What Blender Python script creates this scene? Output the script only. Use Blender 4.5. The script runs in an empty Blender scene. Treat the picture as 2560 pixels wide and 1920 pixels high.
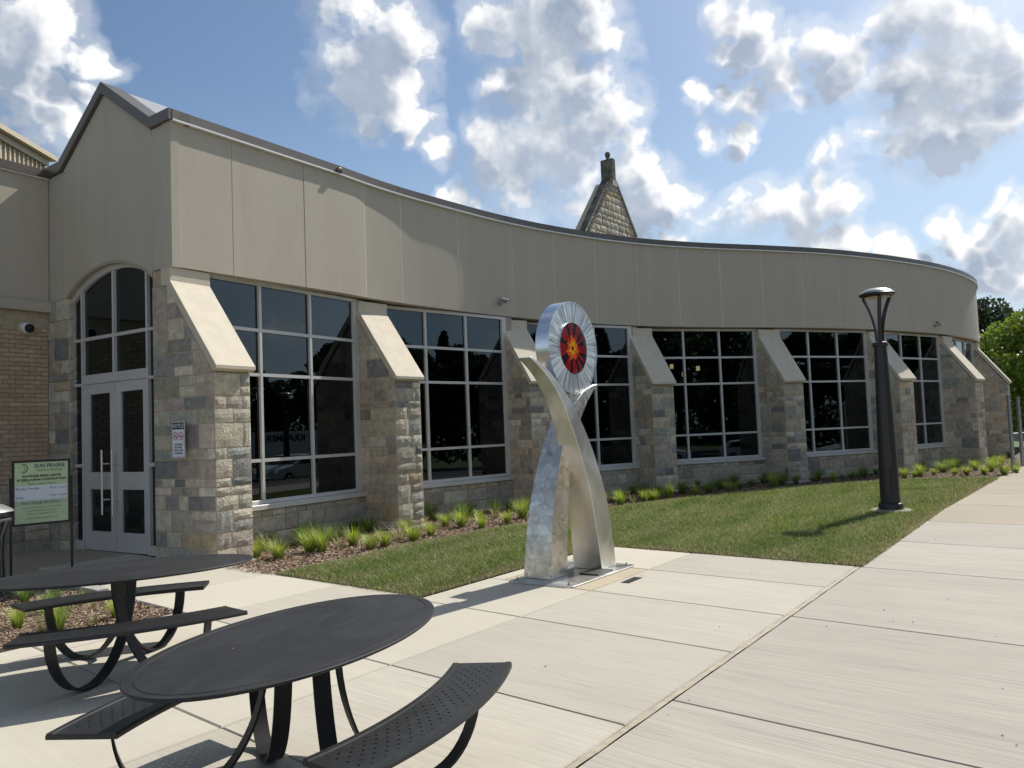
import bpy, bmesh, math, random
import numpy as np
from mathutils import Vector, Matrix
rnd = random.Random(7)
S = bpy.context.scene
COL = S.collection

# ------------------------------------------------------------------ camera
EYE = 1.70
cam_d = bpy.data.cameras.new('camera'); cam = bpy.data.objects.new('camera', cam_d); COL.objects.link(cam)
cam_d.sensor_width = 36.0; cam_d.lens = 28.41; cam_d.clip_start = 0.05; cam_d.clip_end = 2000
cam.matrix_world = (Matrix.Translation((0, 0, EYE)) @ Matrix.Rotation(math.radians(90 + 3.2386), 4, 'X')
                    @ Matrix.Rotation(math.radians(-2.2667), 4, 'Z'))
S.camera = cam

# ------------------------------------------------------------------ sun and sky
SUN_AZ, SUN_EL = math.radians(44.0), math.radians(47.0)       # azimuth clockwise from +Y
SUN = Vector((math.sin(SUN_AZ) * math.cos(SUN_EL), math.cos(SUN_AZ) * math.cos(SUN_EL), math.sin(SUN_EL)))
sun_d = bpy.data.lights.new('sun', 'SUN'); sun_d.energy = 4.3; sun_d.angle = math.radians(0.53)
sun_d.color = (1.0, 0.955, 0.88)
sun = bpy.data.objects.new('sun', sun_d); COL.objects.link(sun)
sun.rotation_euler = SUN.to_track_quat('Z', 'Y').to_euler(); sun.location = (20, 20, 30)

S.view_settings.view_transform = 'Standard'; S.view_settings.look = 'None'
S.view_settings.gamma = 1; S.view_settings.use_curve_mapping = False
S.view_settings.exposure = 0.34

BLOBS = [(-0.4685,0.7774,0.4197,0.0389),(-0.4786,0.8004,0.361,0.0471),(-0.497,0.8099,0.3115,0.0397),(-0.445,0.7989,0.4047,0.0293),(-0.4582,0.8215,0.3395,0.026),(-0.4123,0.8185,0.4001,0.0171),(-0.4267,0.8254,0.3696,0.0132),(-0.1601,0.8672,0.4716,0.0394),(-0.1223,0.8783,0.4622,0.0311),(-0.1428,0.8886,0.4359,0.0494),(-0.1739,0.8854,0.431,0.0266),(-0.1604,0.9037,0.397,0.0363),(-0.1234,0.9039,0.4096,0.0273),(-0.1171,0.9176,0.3798,0.0208),(-0.0956,0.9275,0.3615,0.0177),(-0.0744,0.9404,0.3317,0.0151),(-0.0063,0.8869,0.462,0.0271),(0.0388,0.887,0.4602,0.0405),(0.0882,0.885,0.4571,0.0358),(0.115,0.8905,0.4403,0.0224),(0.047,0.9017,0.4298,0.032),(0.0088,0.9198,0.3923,0.0279),(0.0364,0.923,0.383,0.0419),(0.0783,0.9197,0.3847,0.0416),(-0.0024,0.9362,0.3514,0.0283),(0.1151,0.9268,0.3575,0.0371),(0.0678,0.9427,0.3268,0.0566),(0.1427,0.9316,0.3342,0.0209),(0.1427,0.9433,0.2998,0.0328),(0.1797,0.9446,0.2746,0.0279),(0.2071,0.9447,0.2543,0.0254),(0.1611,0.955,0.2492,0.0283),(0.1001,0.9545,0.2808,0.0428),(0.0148,0.9514,0.3076,0.0383),(0.2559,0.8581,0.4453,0.0211),(0.2852,0.8567,0.4299,0.0188),(0.2789,0.8688,0.4092,0.019),(0.3067,0.8598,0.4082,0.0228),(0.3132,0.8715,0.3774,0.0209),(0.2902,0.8859,0.3619,0.0193),(0.2541,0.8746,0.413,0.0107),(0.3269,0.877,0.3521,0.0126),(0.2221,0.8975,0.3811,0.0089),(0.2356,0.9005,0.3655,0.0142),(0.261,0.8932,0.3661,0.0131),(0.2455,0.9108,0.3319,0.0098),(0.2673,0.9086,0.3208,0.0132),(0.2795,0.9011,0.3315,0.0096),(0.3494,0.8472,0.4003,0.0201),(0.3764,0.8415,0.3876,0.0275),(0.3678,0.8558,0.3637,0.0241),(0.4126,0.8164,0.404,0.0337),(0.4496,0.8013,0.3947,0.0395),(0.4901,0.7812,0.3867,0.0309),(0.4249,0.831,0.3591,0.0413),(0.4721,0.8116,0.3442,0.0497),(0.443,0.8396,0.3145,0.0375),(0.4778,0.8287,0.2917,0.0255),(0.5019,0.8123,0.2971,0.0211),(0.5088,0.7918,0.3379,0.0307),(0.4247,0.8585,0.2874,0.0176),(0.3774,0.8802,0.2879,0.0184),(0.3583,0.8884,0.287,0.0125),(0.4024,0.8651,0.2995,0.0159),(0.2476,0.9395,0.2368,0.0205),(0.2736,0.9295,0.2474,0.0223),(0.3031,0.9177,0.2569,0.0197),(0.3322,0.9098,0.2488,0.0236),(0.3638,0.8965,0.2528,0.0229),(0.3909,0.8874,0.2445,0.0184),(0.345,0.9111,0.2255,0.0213),(0.3615,0.9103,0.2015,0.0169),(0.3849,0.9014,0.1985,0.0186),(0.4153,0.8905,0.1857,0.0181),(0.4337,0.8844,0.1724,0.0119),(0.4742,0.857,0.2017,0.0132),(0.488,0.8534,0.183,0.0167),(0.5102,0.8403,0.1832,0.018),(0.528,0.8273,0.1919,0.0175),(0.515,0.831,0.2103,0.0107),(0.508,0.8473,0.155,0.0199),(0.5329,0.8354,0.1347,0.0209),(0.4791,0.8654,0.1468,0.0132),(0.529,0.8319,0.1678,0.0175),(0.4518,0.8793,0.1506,0.0156),(-0.0703,0.9565,0.2833,0.0115),(-0.0485,0.9566,0.2873,0.0154),(-0.0275,0.9609,0.2755,0.0135),(0.2071,0.9548,0.2134,0.014)]

class NT:
    """small helper for building node trees"""
    def __init__(s, tree): s.t = tree; s.n = tree.nodes; s.l = tree.links
    def node(s, typ, props=None, **inp):
        n = s.n.new(typ)
        for k, v in (props or {}).items(): setattr(n, k, v)
        for k, v in inp.items():
            key = int(k[1:]) if k[0] == 'i' and k[1:].isdigit() else k.replace('_', ' ')
            s.set(n.inputs[key], v)
        return n
    def set(s, sock, v):
        if isinstance(v, bpy.types.NodeSocket): s.l.new(v, sock)
        elif isinstance(v, bpy.types.Node): s.l.new(v.outputs[0], sock)
        else: sock.default_value = v
    def math(s, op, a, b=0.0, c=0.0, clamp=False):
        n = s.n.new('ShaderNodeMath'); n.operation = op; n.use_clamp = clamp
        s.set(n.inputs[0], a); s.set(n.inputs[1], b)
        if op in ('MULTIPLY_ADD', 'SMOOTH_MIN', 'SMOOTH_MAX', 'COMPARE', 'WRAP'): s.set(n.inputs[2], c)
        return n.outputs[0]
    def vmath(s, op, a, b=(0, 0, 0), scale=None):
        n = s.n.new('ShaderNodeVectorMath'); n.operation = op
        s.set(n.inputs[0], a)
        if op != 'SCALE': s.set(n.inputs[1], b)
        else: s.set(n.inputs['Scale'], scale)
        return n.outputs['Value'] if op in ('DISTANCE', 'LENGTH', 'DOT_PRODUCT') else n.outputs[0]
    def ramp(s, fac, stops, interp='LINEAR'):
        n = s.n.new('ShaderNodeValToRGB'); n.color_ramp.interpolation = interp
        s.set(n.inputs[0], fac); e = n.color_ramp.elements
        while len(e) < len(stops): e.new(0.5)
        for el, (p, c) in zip(e, stops):
            el.position = p; el.color = (c, c, c, 1) if not isinstance(c, tuple) else (*c[:3], 1)
        return n.outputs[0]
    def maprange(s, v, a, b, c=0.0, d=1.0, smooth=True):
        n = s.n.new('ShaderNodeMapRange'); n.interpolation_type = 'SMOOTHSTEP' if smooth else 'LINEAR'
        s.set(n.inputs[0], v); n.inputs[1].default_value = a; n.inputs[2].default_value = b
        n.inputs[3].default_value = c; n.inputs[4].default_value = d
        return n.outputs[0]
    def mix(s, f, a, b, blend='MIX'):
        n = s.n.new('ShaderNodeMix'); n.data_type = 'RGBA'; n.blend_type = blend
        s.set(n.inputs[0], f); s.set(n.inputs[6], a if not isinstance(a, tuple) else (*a[:3], 1))
        s.set(n.inputs[7], b if not isinstance(b, tuple) else (*b[:3], 1))
        return n.outputs[2]
    def noise(s, vec, scale, detail=4, rough=0.55, dist=0.0, out=0):
        n = s.n.new('ShaderNodeTexNoise'); s.set(n.inputs['Vector'], vec)
        n.inputs['Scale'].default_value = scale; n.inputs['Detail'].default_value = detail
        n.inputs['Roughness'].default_value = rough; n.inputs['Distortion'].default_value = dist
        return n.outputs[out]
    def voro(s, vec, scale, detail=0.0, rough=0.5, feature='F1', rand=1.0, out='Distance', lac=2.0):
        n = s.n.new('ShaderNodeTexVoronoi'); n.feature = feature; s.set(n.inputs['Vector'], vec)
        n.inputs['Scale'].default_value = scale
        if 'Detail' in n.inputs: n.inputs['Detail'].default_value = detail; n.inputs['Roughness'].default_value = rough
        n.inputs['Randomness'].default_value = rand
        return n.outputs[out]

world = bpy.data.worlds.new('World'); S.world = world; world.use_nodes = True
W = NT(world.node_tree); W.n.clear()

def cloud_group(full):
    g = bpy.data.node_groups.new('cloud_density', 'ShaderNodeTree')
    g.interface.new_socket('Dir', in_out='INPUT', socket_type='NodeSocketVector')
    g.interface.new_socket('Field', in_out='OUTPUT', socket_type='NodeSocketFloat')
    T = NT(g); gi = T.n.new('NodeGroupInput'); go = T.n.new('NodeGroupOutput')
    D = gi.outputs[0]
    n1 = T.noise(D, 11.0, 3, 0.6, out=1)
    n1 = T.vmath('SCALE', T.vmath('SUBTRACT', n1, (0.5, 0.5, 0.5)), scale=0.095)
    Dw = T.vmath('NORMALIZE', T.vmath('ADD', D, n1)); sx = T.node('ShaderNodeSeparateXYZ', Vector=Dw)
    def vma(a, b, c):
        n = T.n.new('ShaderNodeVectorMath'); n.operation = 'MULTIPLY_ADD'
        for k, v in enumerate((a, b, c)): T.set(n.inputs[k], v)
        return n.outputs[0]
    # each cloud lump is 1 - |D - c|^2 / r^2; three lumps share one vector calculation
    acc = None; B = BLOBS + [BLOBS[-1]] * (-len(BLOBS) % 3)
    for i in range(0, len(B), 3):
        t3 = B[i:i + 3]; k = [1.0 / (1.50 * q[3]) ** 2 for q in t3]
        v = vma(sx.outputs[0], tuple(2 * k[m] * t3[m][0] for m in range(3)), tuple(1 - 2 * k[m] for m in range(3)))
        v = vma(sx.outputs[1], tuple(2 * k[m] * t3[m][1] for m in range(3)), v)
        v = vma(sx.outputs[2], tuple(2 * k[m] * t3[m][2] for m in range(3)), v)
        acc = v if acc is None else T.vmath('MAXIMUM', acc, v)
    so = T.node('ShaderNodeSeparateXYZ', Vector=acc)
    acc = T.math('MAXIMUM', T.math('MAXIMUM', so.outputs[0], so.outputs[1]), so.outputs[2])
    acc = T.math('MULTIPLY', T.math('MAXIMUM', acc, -1.2), 1.7)
    # the same kind of broken cumulus all round the rest of the sky
    gn = T.noise(T.vmath('MULTIPLY', D, (1, 1, 1.9)), 3.6, 4, 0.55)
    away = T.maprange(T.vmath('DOT_PRODUCT', D, (0.05, 0.93, 0.30)), 0.76, 0.66)
    glob = T.math('MULTIPLY_ADD', gn, 5.5, -3.0)
    glob = T.math('ADD', glob, T.math('MULTIPLY_ADD', away, 3.0, -3.0))
    acc = T.math('MAXIMUM', acc, T.math('MINIMUM', glob, 0.75))
    v = T.voro(Dw, 17.0, 3.0 if full else 0.0, 0.6)
    n2 = T.noise(D, 19.0, 10 if full else 3, 0.64)
    f = T.math('ADD', acc, T.math('MULTIPLY_ADD', v, -0.95, 0.40))
    f = T.math('ADD', f, T.math('MULTIPLY_ADD', n2, 3.1, -1.66))
    T.l.new(f, go.inputs[0])
    return g

tc = W.node('ShaderNodeTexCoord')
Dn = W.vmath('NORMALIZE', tc.outputs['Generated'])
def field(vec, full):
    n = W.n.new('ShaderNodeGroup'); n.node_tree = cloud_group(full); W.set(n.inputs[0], vec); return n.outputs[0]
f0 = field(Dn, True)
f1 = field(W.vmath('NORMALIZE', W.vmath('ADD', Dn, tuple(SUN * 0.048))), False)
dens = W.math('MAXIMUM', W.maprange(f0, -0.32, 0.62), W.math('MULTIPLY', W.maprange(f0, -1.7, 0.0), 0.32))
tex = W.noise(Dn, 15.0, 5, 0.60)
shade = W.math('MULTIPLY', W.maprange(f1, 0.05, 1.6), W.maprange(tex, 0.33, 0.66, 1.12, 0.82), clamp=True)                      # how much cloud lies towards the sun
sky = W.node('ShaderNodeTexSky', dict(sky_type='NISHITA', sun_disc=False, sun_elevation=SUN_EL,
             sun_rotation=SUN_AZ, altitude=300, air_density=1.0, dust_density=1.6, ozone_density=1.6))
fine = W.noise(Dn, 9.0, 5, 0.55)
dark = W.mix(W.maprange(fine, 0.35, 0.65), (3.2, 3.85, 4.9), (4.4, 5.05, 6.1))
ccol = W.mix(shade, (10.0, 10.0, 9.9), dark)
skyc = W.mix(1.0, sky.outputs[0], (0.90, 1.0, 1.04), 'MULTIPLY')
sepz = W.node('ShaderNodeSeparateXYZ', Vector=Dn)
haze = W.maprange(sepz.outputs[2], 0.42, 0.02)
skyc = W.mix(W.math('MULTIPLY', haze, 0.62), skyc, (5.4, 6.6, 8.0))
skyc = W.mix(W.math('MULTIPLY', dens, 0.97), skyc, ccol)
bg = W.node('ShaderNodeBackground', Color=skyc, Strength=0.085)
wo = W.node('ShaderNodeOutputWorld'); W.l.new(bg.outputs[0], wo.inputs[0])

# ------------------------------------------------------------------ materials
def mat(name, build):
    m = bpy.data.materials.new(name); m.use_nodes = True
    T = NT(m.node_tree); T.n.clear()
    out = T.node('ShaderNodeOutputMaterial'); b = T.node('ShaderNodeBsdfPrincipled')
    T.l.new(b.outputs[0], out.inputs[0])
    T.b = b; T.out = out; build(T); return m
def P(T): return T.node('ShaderNodeNewGeometry').outputs['Position']
def OC(T): return T.node('ShaderNodeTexCoord').outputs['Object']
def bump(T, h, strength=0.3, dist=0.01):
    n = T.node('ShaderNodeBump', Strength=strength, Distance=dist, Height=h); T.l.new(n.outputs[0], T.b.inputs['Normal'])
def plain(name, col, rough=0.6, metal=0.0, nscale=8.0, var=0.15, bs=0.0, bscale=60, bd=0.004, spec=0.5, coords=P):
    def f(T):
        v = coords(T)
        n = T.noise(v, nscale, 5, 0.6)
        c = T.mix(T.maprange(n, 0.3, 0.7), tuple(x * (1 - var) for x in col), tuple(min(1, x * (1 + var)) for x in col))
        T.set(T.b.inputs['Base Color'], c); T.b.inputs['Roughness'].default_value = rough
        T.b.inputs['Metallic'].default_value = metal; T.b.inputs['Specular IOR Level'].default_value = spec
        if bs: bump(T, T.noise(v, bscale, 4, 0.6), bs, bd)
    return mat(name, f)

def stone_mat(name, src):
    def f(T):
        if src == 'obj': c0 = T.node('ShaderNodeObjectInfo').outputs['Color']
        else:
            a = T.node('ShaderNodeVertexColor'); a.layer_name = 'Col'; c0 = a.outputs[0]
        p = P(T)
        n = T.noise(p, 9.0, 7, 0.65, 0.4); n2 = T.noise(p, 60.0, 5, 0.7)
        k = T.math('MULTIPLY', T.maprange(n, 0.25, 0.75, 0.72, 1.22), T.maprange(n2, 0.25, 0.75, 0.86, 1.14))
        c = T.mix(1.0, c0, T.node('ShaderNodeCombineColor', i0=k, i1=k, i2=k), 'MULTIPLY')
        rust = T.maprange(T.noise(p, 3.1, 5, 0.7), 0.58, 0.72)
        c = T.mix(T.math('MULTIPLY', rust, 0.35), c, (0.45, 0.33, 0.19))
        T.set(T.b.inputs['Base Color'], c); T.b.inputs['Roughness'].default_value = 0.85
        T.b.inputs['Specular IOR Level'].default_value = 0.3
        h = T.math('ADD', T.math('MULTIPLY', T.noise(p, 30, 7, 0.66, 0.3), 1.0), T.math('MULTIPLY', T.voro(p, 34, 2, 0.5), -0.4))
        bump(T, h, 0.62, 0.018)
    return mat(name, f)
M = {}
M['stone'] = stone_mat('split_face_limestone', 'obj'); M['stone_v'] = stone_mat('split_face_limestone_joined', 'vcol')
M['mortar'] = plain('tan_mortar', (0.50, 0.41, 0.29), 0.9, nscale=20, bs=0.4, bscale=140)
M['cap'] = plain('buff_precast_stone', (0.60, 0.53, 0.41), 0.8, nscale=5, var=0.06, bs=0.25, bscale=180, bd=0.002)
def stucco(T):
    p = P(T)
    st = T.node('ShaderNodeMapping', i0=p, Scale=(2.2, 2.2, 0.35))
    n = T.noise(st, 1.0, 6, 0.6); n2 = T.noise(p, 1.3, 3, 0.5); g = T.noise(p, 130, 3, 0.7)
    w = T.node('ShaderNodeMapping', i0=p, Scale=(14, 14, 90)); wv = T.noise(w, 1.0, 2, 0.5)
    c = T.mix(T.maprange(n, 0.3, 0.7), (0.520, 0.455, 0.368), (0.562, 0.494, 0.402))
    c = T.mix(T.math('MULTIPLY', T.maprange(n2, 0.55, 0.75), 0.3), c, (0.50, 0.475, 0.385))
    c = T.mix(T.math('MULTIPLY', T.maprange(T.noise(p, 0.9, 7, 0.75), 0.66, 0.74), 0.35), c, (0.62, 0.58, 0.50))
    c = T.mix(T.math('MULTIPLY', g, 0.22), c, (0.38, 0.345, 0.28))
    c = T.mix(T.math('MULTIPLY', T.maprange(wv, 0.4, 0.7), 0.12), c, (0.40, 0.36, 0.29))
    dz = T.node('ShaderNodeMapping', i0=p, Scale=(9, 9, 0.25)); drip = T.maprange(T.noise(dz, 1.0, 4, 0.7), 0.60, 0.78)
    c = T.mix(T.math('MULTIPLY', drip, 0.22), c, (0.33, 0.30, 0.245))
    T.set(T.b.inputs['Base Color'], c); T.b.inputs['Roughness'].default_value = 0.9
    T.b.inputs['Specular IOR Level'].default_value = 0.25
    bump(T, g, 0.25, 0.003)
M['stucco'] = mat('taupe_stucco_panel', stucco)
M['joint'] = plain('sealant_joint', (0.76, 0.70, 0.59), 0.7, var=0.05)
M['joint_dark'] = plain('dark_joint', (0.06, 0.055, 0.05), 0.9)
M['coping'] = plain('bronze_grey_metal_coping', (0.135, 0.118, 0.105), 0.42, 0.25, nscale=3, var=0.06)
M['drip'] = plain('bright_metal_drip_edge', (0.82, 0.81, 0.78), 0.35, 0.15, var=0.04)
M['alu'] = plain('clear_anodised_aluminium', (0.62, 0.605, 0.58), 0.45, 0.15, nscale=2, var=0.05)
M['roof_metal'] = plain('pale_roof_metal', (0.55, 0.53, 0.52), 0.35, 0.5, var=0.05)
M['soffit'] = plain('buff_trim', (0.40, 0.35, 0.265), 0.85, var=0.05)
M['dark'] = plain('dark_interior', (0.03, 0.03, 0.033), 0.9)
M['black'] = plain('black_recess', (0.012, 0.012, 0.012), 0.9)
def glass(T):
    T.n.remove(T.b)
    fr = T.node('ShaderNodeFresnel', IOR=1.62)
    wob = T.node('ShaderNodeBump', Strength=0.02, Distance=0.01, Height=T.noise(P(T), 1.2, 2, 0.5))
    gl = T.node('ShaderNodeBsdfGlossy', Color=(0.80, 0.92, 1.0, 1), Roughness=0.0, Normal=wob.outputs[0])
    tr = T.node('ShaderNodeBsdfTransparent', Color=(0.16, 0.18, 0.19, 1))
    mx = T.node('ShaderNodeMixShader', i0=T.math('MULTIPLY', fr.outputs[0], 1.2, clamp=True))
    T.l.new(tr.outputs[0], mx.inputs[1]); T.l.new(gl.outputs[0], mx.inputs[2]); T.l.new(mx.outputs[0], T.out.inputs[0])
M['glass'] = mat('dark_tinted_glass', glass)
def concrete(name, base, streak, amount, tint=(1, 1, 1), ang=-41.8, fine=1.0, broom=0.0):
    def f(T):
        p = P(T)
        r = T.node('ShaderNodeMapping', i0=p, Rotation=(0, 0, math.radians(-ang)))
        a = T.node('ShaderNodeMapping', i0=r, Scale=(0.7, 34, 1)); s1 = T.noise(a, 1.0, 5, 0.65, 0.1)
        a2 = T.node('ShaderNodeMapping', i0=r, Scale=(3.0, 160, 1)); s2 = T.noise(a2, 1.0, 3, 0.6)
        a3 = T.node('ShaderNodeMapping', i0=r, Scale=(0.35, 3.2, 1)); s3 = T.noise(a3, 1.0, 4, 0.6)
        a4 = T.node('ShaderNodeMapping', i0=r, Scale=(1.3, 62, 1)); s4 = T.noise(a4, 1.0, 4, 0.62, 0.15)
        g = T.noise(p, 240, 3, 0.75); big = T.noise(p, 0.55, 5, 0.6)
        info = T.node('ShaderNodeObjectInfo').outputs['Random']
        c = T.mix(T.maprange(s1, 0.32, 0.68), streak, base)
        c = T.mix(T.math('MULTIPLY', T.maprange(s3, 0.45, 0.7), amount), c, streak)
        c = T.mix(T.math('MULTIPLY', T.maprange(s2, 0.45, 0.75), 0.30 * fine), c, tuple(x * 0.70 for x in streak))
        c = T.mix(T.math('MULTIPLY', T.maprange(g, 0.45, 0.75), 0.28), c, tuple(x * 0.62 for x in base))
        c = T.mix(T.math('MULTIPLY', T.maprange(big, 0.42, 0.72), 0.5), c, tuple(x * 0.86 for x in streak))
        dirt = T.maprange(T.noise(p, 3.7, 8, 0.72, 0.6), 0.60, 0.74); c = T.mix(T.math('MULTIPLY', dirt, 0.28), c, (0.27, 0.24, 0.20))
        if broom: c = T.mix(T.math('MULTIPLY', T.maprange(s4, 0.44, 0.70), T.math('MULTIPLY', T.maprange(s3, 0.30, 0.62, 0.45, 1.0), broom)), c, (0.25, 0.228, 0.198))
        spots = T.maprange(T.voro(p, 5.5), 0.035, 0.02); pick = T.maprange(T.noise(p, 2.3, 2), 0.56, 0.6)
        c = T.mix(T.math('MULTIPLY', T.math('MULTIPLY', spots, pick), 0.6), c, (0.09, 0.075, 0.06))
        k = T.math('MULTIPLY_ADD', info, 0.10, 0.95)
        c = T.mix(1.0, c, T.node('ShaderNodeCombineColor', i0=k, i1=k, i2=k), 'MULTIPLY')
        T.set(T.b.inputs['Base Color'], c); T.b.inputs['Roughness'].default_value = 0.88
        T.b.inputs['Specular IOR Level'].default_value = 0.25
        h = T.math('ADD', T.math('MULTIPLY', s2, 1.0), T.math('MULTIPLY', g, 0.6))
        bump(T, h, 0.35, 0.004)
    return mat(name, f)
M['conc_new'] = concrete('fresh_pale_concrete', (0.535, 0.495, 0.41), (0.505, 0.465, 0.38), 0.3, fine=0.5)
M['conc_mid'] = concrete('broomed_pale_concrete', (0.50, 0.465, 0.39), (0.45, 0.415, 0.345), 0.5, fine=0.8, broom=0.38)
M['conc_walk'] = concrete('broomed_grey_concrete', (0.47, 0.435, 0.37), (0.41, 0.375, 0.32), 0.6, fine=0.9, broom=0.72)
M['conc_old'] = concrete('older_brown_concrete', (0.40, 0.35, 0.275), (0.36, 0.31, 0.24), 0.5)
M['conc_tan'] = concrete('ochre_stained_concrete', (0.50, 0.44, 0.325), (0.43, 0.36, 0.25), 0.6)
M['conc_kerb'] = concrete('grey_kerb_concrete', (0.42, 0.41, 0.38), (0.36, 0.35, 0.32), 0.5)
M['gapfill'] = plain('dirty_joint', (0.10, 0.085, 0.075), 0.95, bs=0.3, bscale=200)
M['tan_seal'] = plain('tan_joint_sealant', (0.36, 0.31, 0.225), 0.7, nscale=14, var=0.15, bs=0.3, bscale=90)
M['asphalt'] = plain('asphalt', (0.06, 0.06, 0.06), 0.9, bs=0.4, bscale=200)
M['table'] = plain('black_powder_coat_smudged', (0.014, 0.0145, 0.0155), 0.48, 0.0, nscale=3.5, var=0.3, bs=0.10, bscale=420, bd=0.001, spec=0.35, coords=OC)
def tabletop(T):
    p = OC(T)
    sm = T.noise(T.node('ShaderNodeMapping', i0=p, Scale=(2.2, 5.0, 1)), 1.0, 8, 0.68, 0.9)
    sm2 = T.noise(p, 7.0, 6, 0.7, 1.2)
    c = T.mix(T.maprange(sm, 0.40, 0.75), (0.013, 0.014, 0.016), (0.022, 0.023, 0.023))
    c = T.mix(T.math('MULTIPLY', T.maprange(sm2, 0.60, 0.78), 0.30), c, (0.085, 0.082, 0.075))
    T.set(T.b.inputs['Base Color'], c)
    T.set(T.b.inputs['Roughness'], T.maprange(sm, 0.3, 0.7, 0.50, 0.58))
    bump(T, T.noise(p, 500, 3, 0.6), 0.10, 0.0006); T.b.inputs['Specular IOR Level'].default_value = 0.38
M['tabletop'] = mat('black_tabletop_with_smears', tabletop)
def bench(T):
    uv = T.node('ShaderNodeUVMap'); uv.uv_map = 'UVMap'
    s = T.node('ShaderNodeSeparateXYZ', Vector=uv.outputs[0])
    u = T.math('MULTIPLY', s.outputs[0], 1 / 0.075); v = T.math('MULTIPLY', s.outputs[1], 1 / 0.030)
    row = T.math('FLOOR', v); par = T.math('MODULO', T.math('ABSOLUTE', row), 2.0)
    u2 = T.math('MULTIPLY_ADD', par, 0.5, u)
    fu = T.math('SUBTRACT', T.math('FRACT', u2), 0.5); fv = T.math('SUBTRACT', T.math('FRACT', v), 0.5)
    d = T.math('SQRT', T.math('ADD', T.math('POWER', T.math('MULTIPLY', fu, 0.075), 2.0), T.math('POWER', T.math('MULTIPLY', fv, 0.030), 2.0)))
    hole = T.math('LESS_THAN', d, 0.0060)
    inb = T.math('MULTIPLY', T.math('LESS_THAN', T.math('ABSOLUTE', s.outputs[1]), 0.105), T.math('LESS_THAN', T.math('ABSOLUTE', s.outputs[0]), 0.66))
    hole = T.math('MULTIPLY', hole, inb)
    p = OC(T); sm = T.noise(p, 4.0, 7, 0.65, 0.8)
    T.set(T.b.inputs['Base Color'], T.mix(T.maprange(sm, 0.45, 0.75), (0.013, 0.014, 0.015), (0.028, 0.028, 0.027)))
    T.b.inputs['Roughness'].default_value = 0.45
    T.set(T.b.inputs['Alpha'], T.math('SUBTRACT', 1.0, hole))
M['bench'] = mat('perforated_black_seat', bench)
def steel_smooth(T):
    p = OC(T)
    n = T.noise(T.node('ShaderNodeMapping', i0=p, Scale=(60, 60, 2.5)), 1.0, 4, 0.6); b = T.noise(p, 2.2, 5, 0.6, 0.5)
    T.set(T.b.inputs['Base Color'], T.mix(T.maprange(b, 0.35, 0.7), (0.60, 0.585, 0.545), (0.76, 0.755, 0.735)))
    T.b.inputs['Metallic'].default_value = 1.0
    T.set(T.b.inputs['Roughness'], T.maprange(b, 0.3, 0.7, 0.30, 0.42)); bump(T, n, 0.06, 0.002)
M['steel'] = mat('satin_stainless_steel', steel_smooth)
def steel_tex(T):
    p = OC(T)
    w = T.vmath('ADD', p, T.vmath('SCALE', T.noise(p, 6, 4, 0.6, out=1), scale=0.16))
    cell = T.voro(w, 13.0, out='Color'); cell2 = T.voro(T.vmath('ADD', w, (3.1, 1.7, .4)), 17.0, out='Color')
    cs = T.node('ShaderNodeSeparateColor', Color=T.mix(0.5, cell, cell2))
    edge = T.voro(w, 13.0, feature='DISTANCE_TO_EDGE')
    c = T.mix(cs.outputs[0], (0.42, 0.385, 0.335), (0.78, 0.735, 0.665))
    c = T.mix(T.math('MULTIPLY', T.maprange(edge, 0.035, 0.0), 0.35), c, (0.25, 0.23, 0.20))
    T.set(T.b.inputs['Base Color'], c); T.b.inputs['Metallic'].default_value = 1.0
    T.set(T.b.inputs['Roughness'], T.maprange(cs.outputs[1], 0.25, 0.75, 0.26, 0.42))
    str_ = T.noise(T.node('ShaderNodeMapping', i0=w, Rotation=(0.4, 0, 0.5), Scale=(120, 120, 14)), 1.0, 2, 0.5)
    bump(T, T.math('ADD', T.math('MULTIPLY', T.noise(w, 9, 3, 0.6), 1.0), T.math('MULTIPLY', str_, 0.25)), 0.16, 0.014)
M['steel_tex'] = mat('swirl_ground_stainless_steel', steel_tex)
def steel_disc(T):
    p = OC(T)       # object frame: X along the disc normal, Y and Z in the face
    s = T.node('ShaderNodeSeparateXYZ', Vector=p)
    a = T.math('ARCTAN2', s.outputs[2], s.outputs[1])
    r = T.math('SQRT', T.math('ADD', T.math('POWER', s.outputs[1], 2.0), T.math('POWER', s.outputs[2], 2.0)))
    v = T.node('ShaderNodeCombineXYZ', i0=T.math('MULTIPLY', a, 14.0), i1=T.math('MULTIPLY', r, 1.6))
    v2 = T.node('ShaderNodeCombineXYZ', i0=T.math('MULTIPLY', a, 42.0), i1=T.math('MULTIPLY', r, 2.5))
    n = T.noise(v, 1.0, 4, 0.65, 0.3); n2 = T.noise(v2, 1.0, 2, 0.5)
    T.set(T.b.inputs['Base Color'], T.mix(T.maprange(n, 0.35, 0.66), (0.33, 0.34, 0.34), (0.86, 0.88, 0.88)))
    T.b.inputs['Metallic'].default_value = 0.9; T.b.inputs['Roughness'].default_value = 0.33
    bump(T, T.math('ADD', n, T.math('MULTIPLY', n2, 0.4)), 0.55, 0.02)
M['steel_disc'] = mat('radially_ground_steel', steel_disc)
M['steel_rim'] = plain('bright_rolled_steel', (0.74, 0.75, 0.77), 0.24, 1.0, nscale=30, var=0.06, coords=OC)
M['lamp_black'] = plain('dark_bronze_paint', (0.022, 0.020, 0.021), 0.4, 0.0, nscale=40, var=0.1, bs=0.1, bscale=200)
M['lamp_dome'] = plain('satin_silver_dome', (0.42, 0.42, 0.41), 0.35, 0.6, nscale=12, var=0.2)
M['galv'] = plain('galvanised_post', (0.34, 0.35, 0.33), 0.5, 0.5, nscale=30, var=0.15)
M['grey_metal'] = plain('charcoal_bin_metal', (0.11, 0.11, 0.105), 0.45, 0.2)
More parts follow.
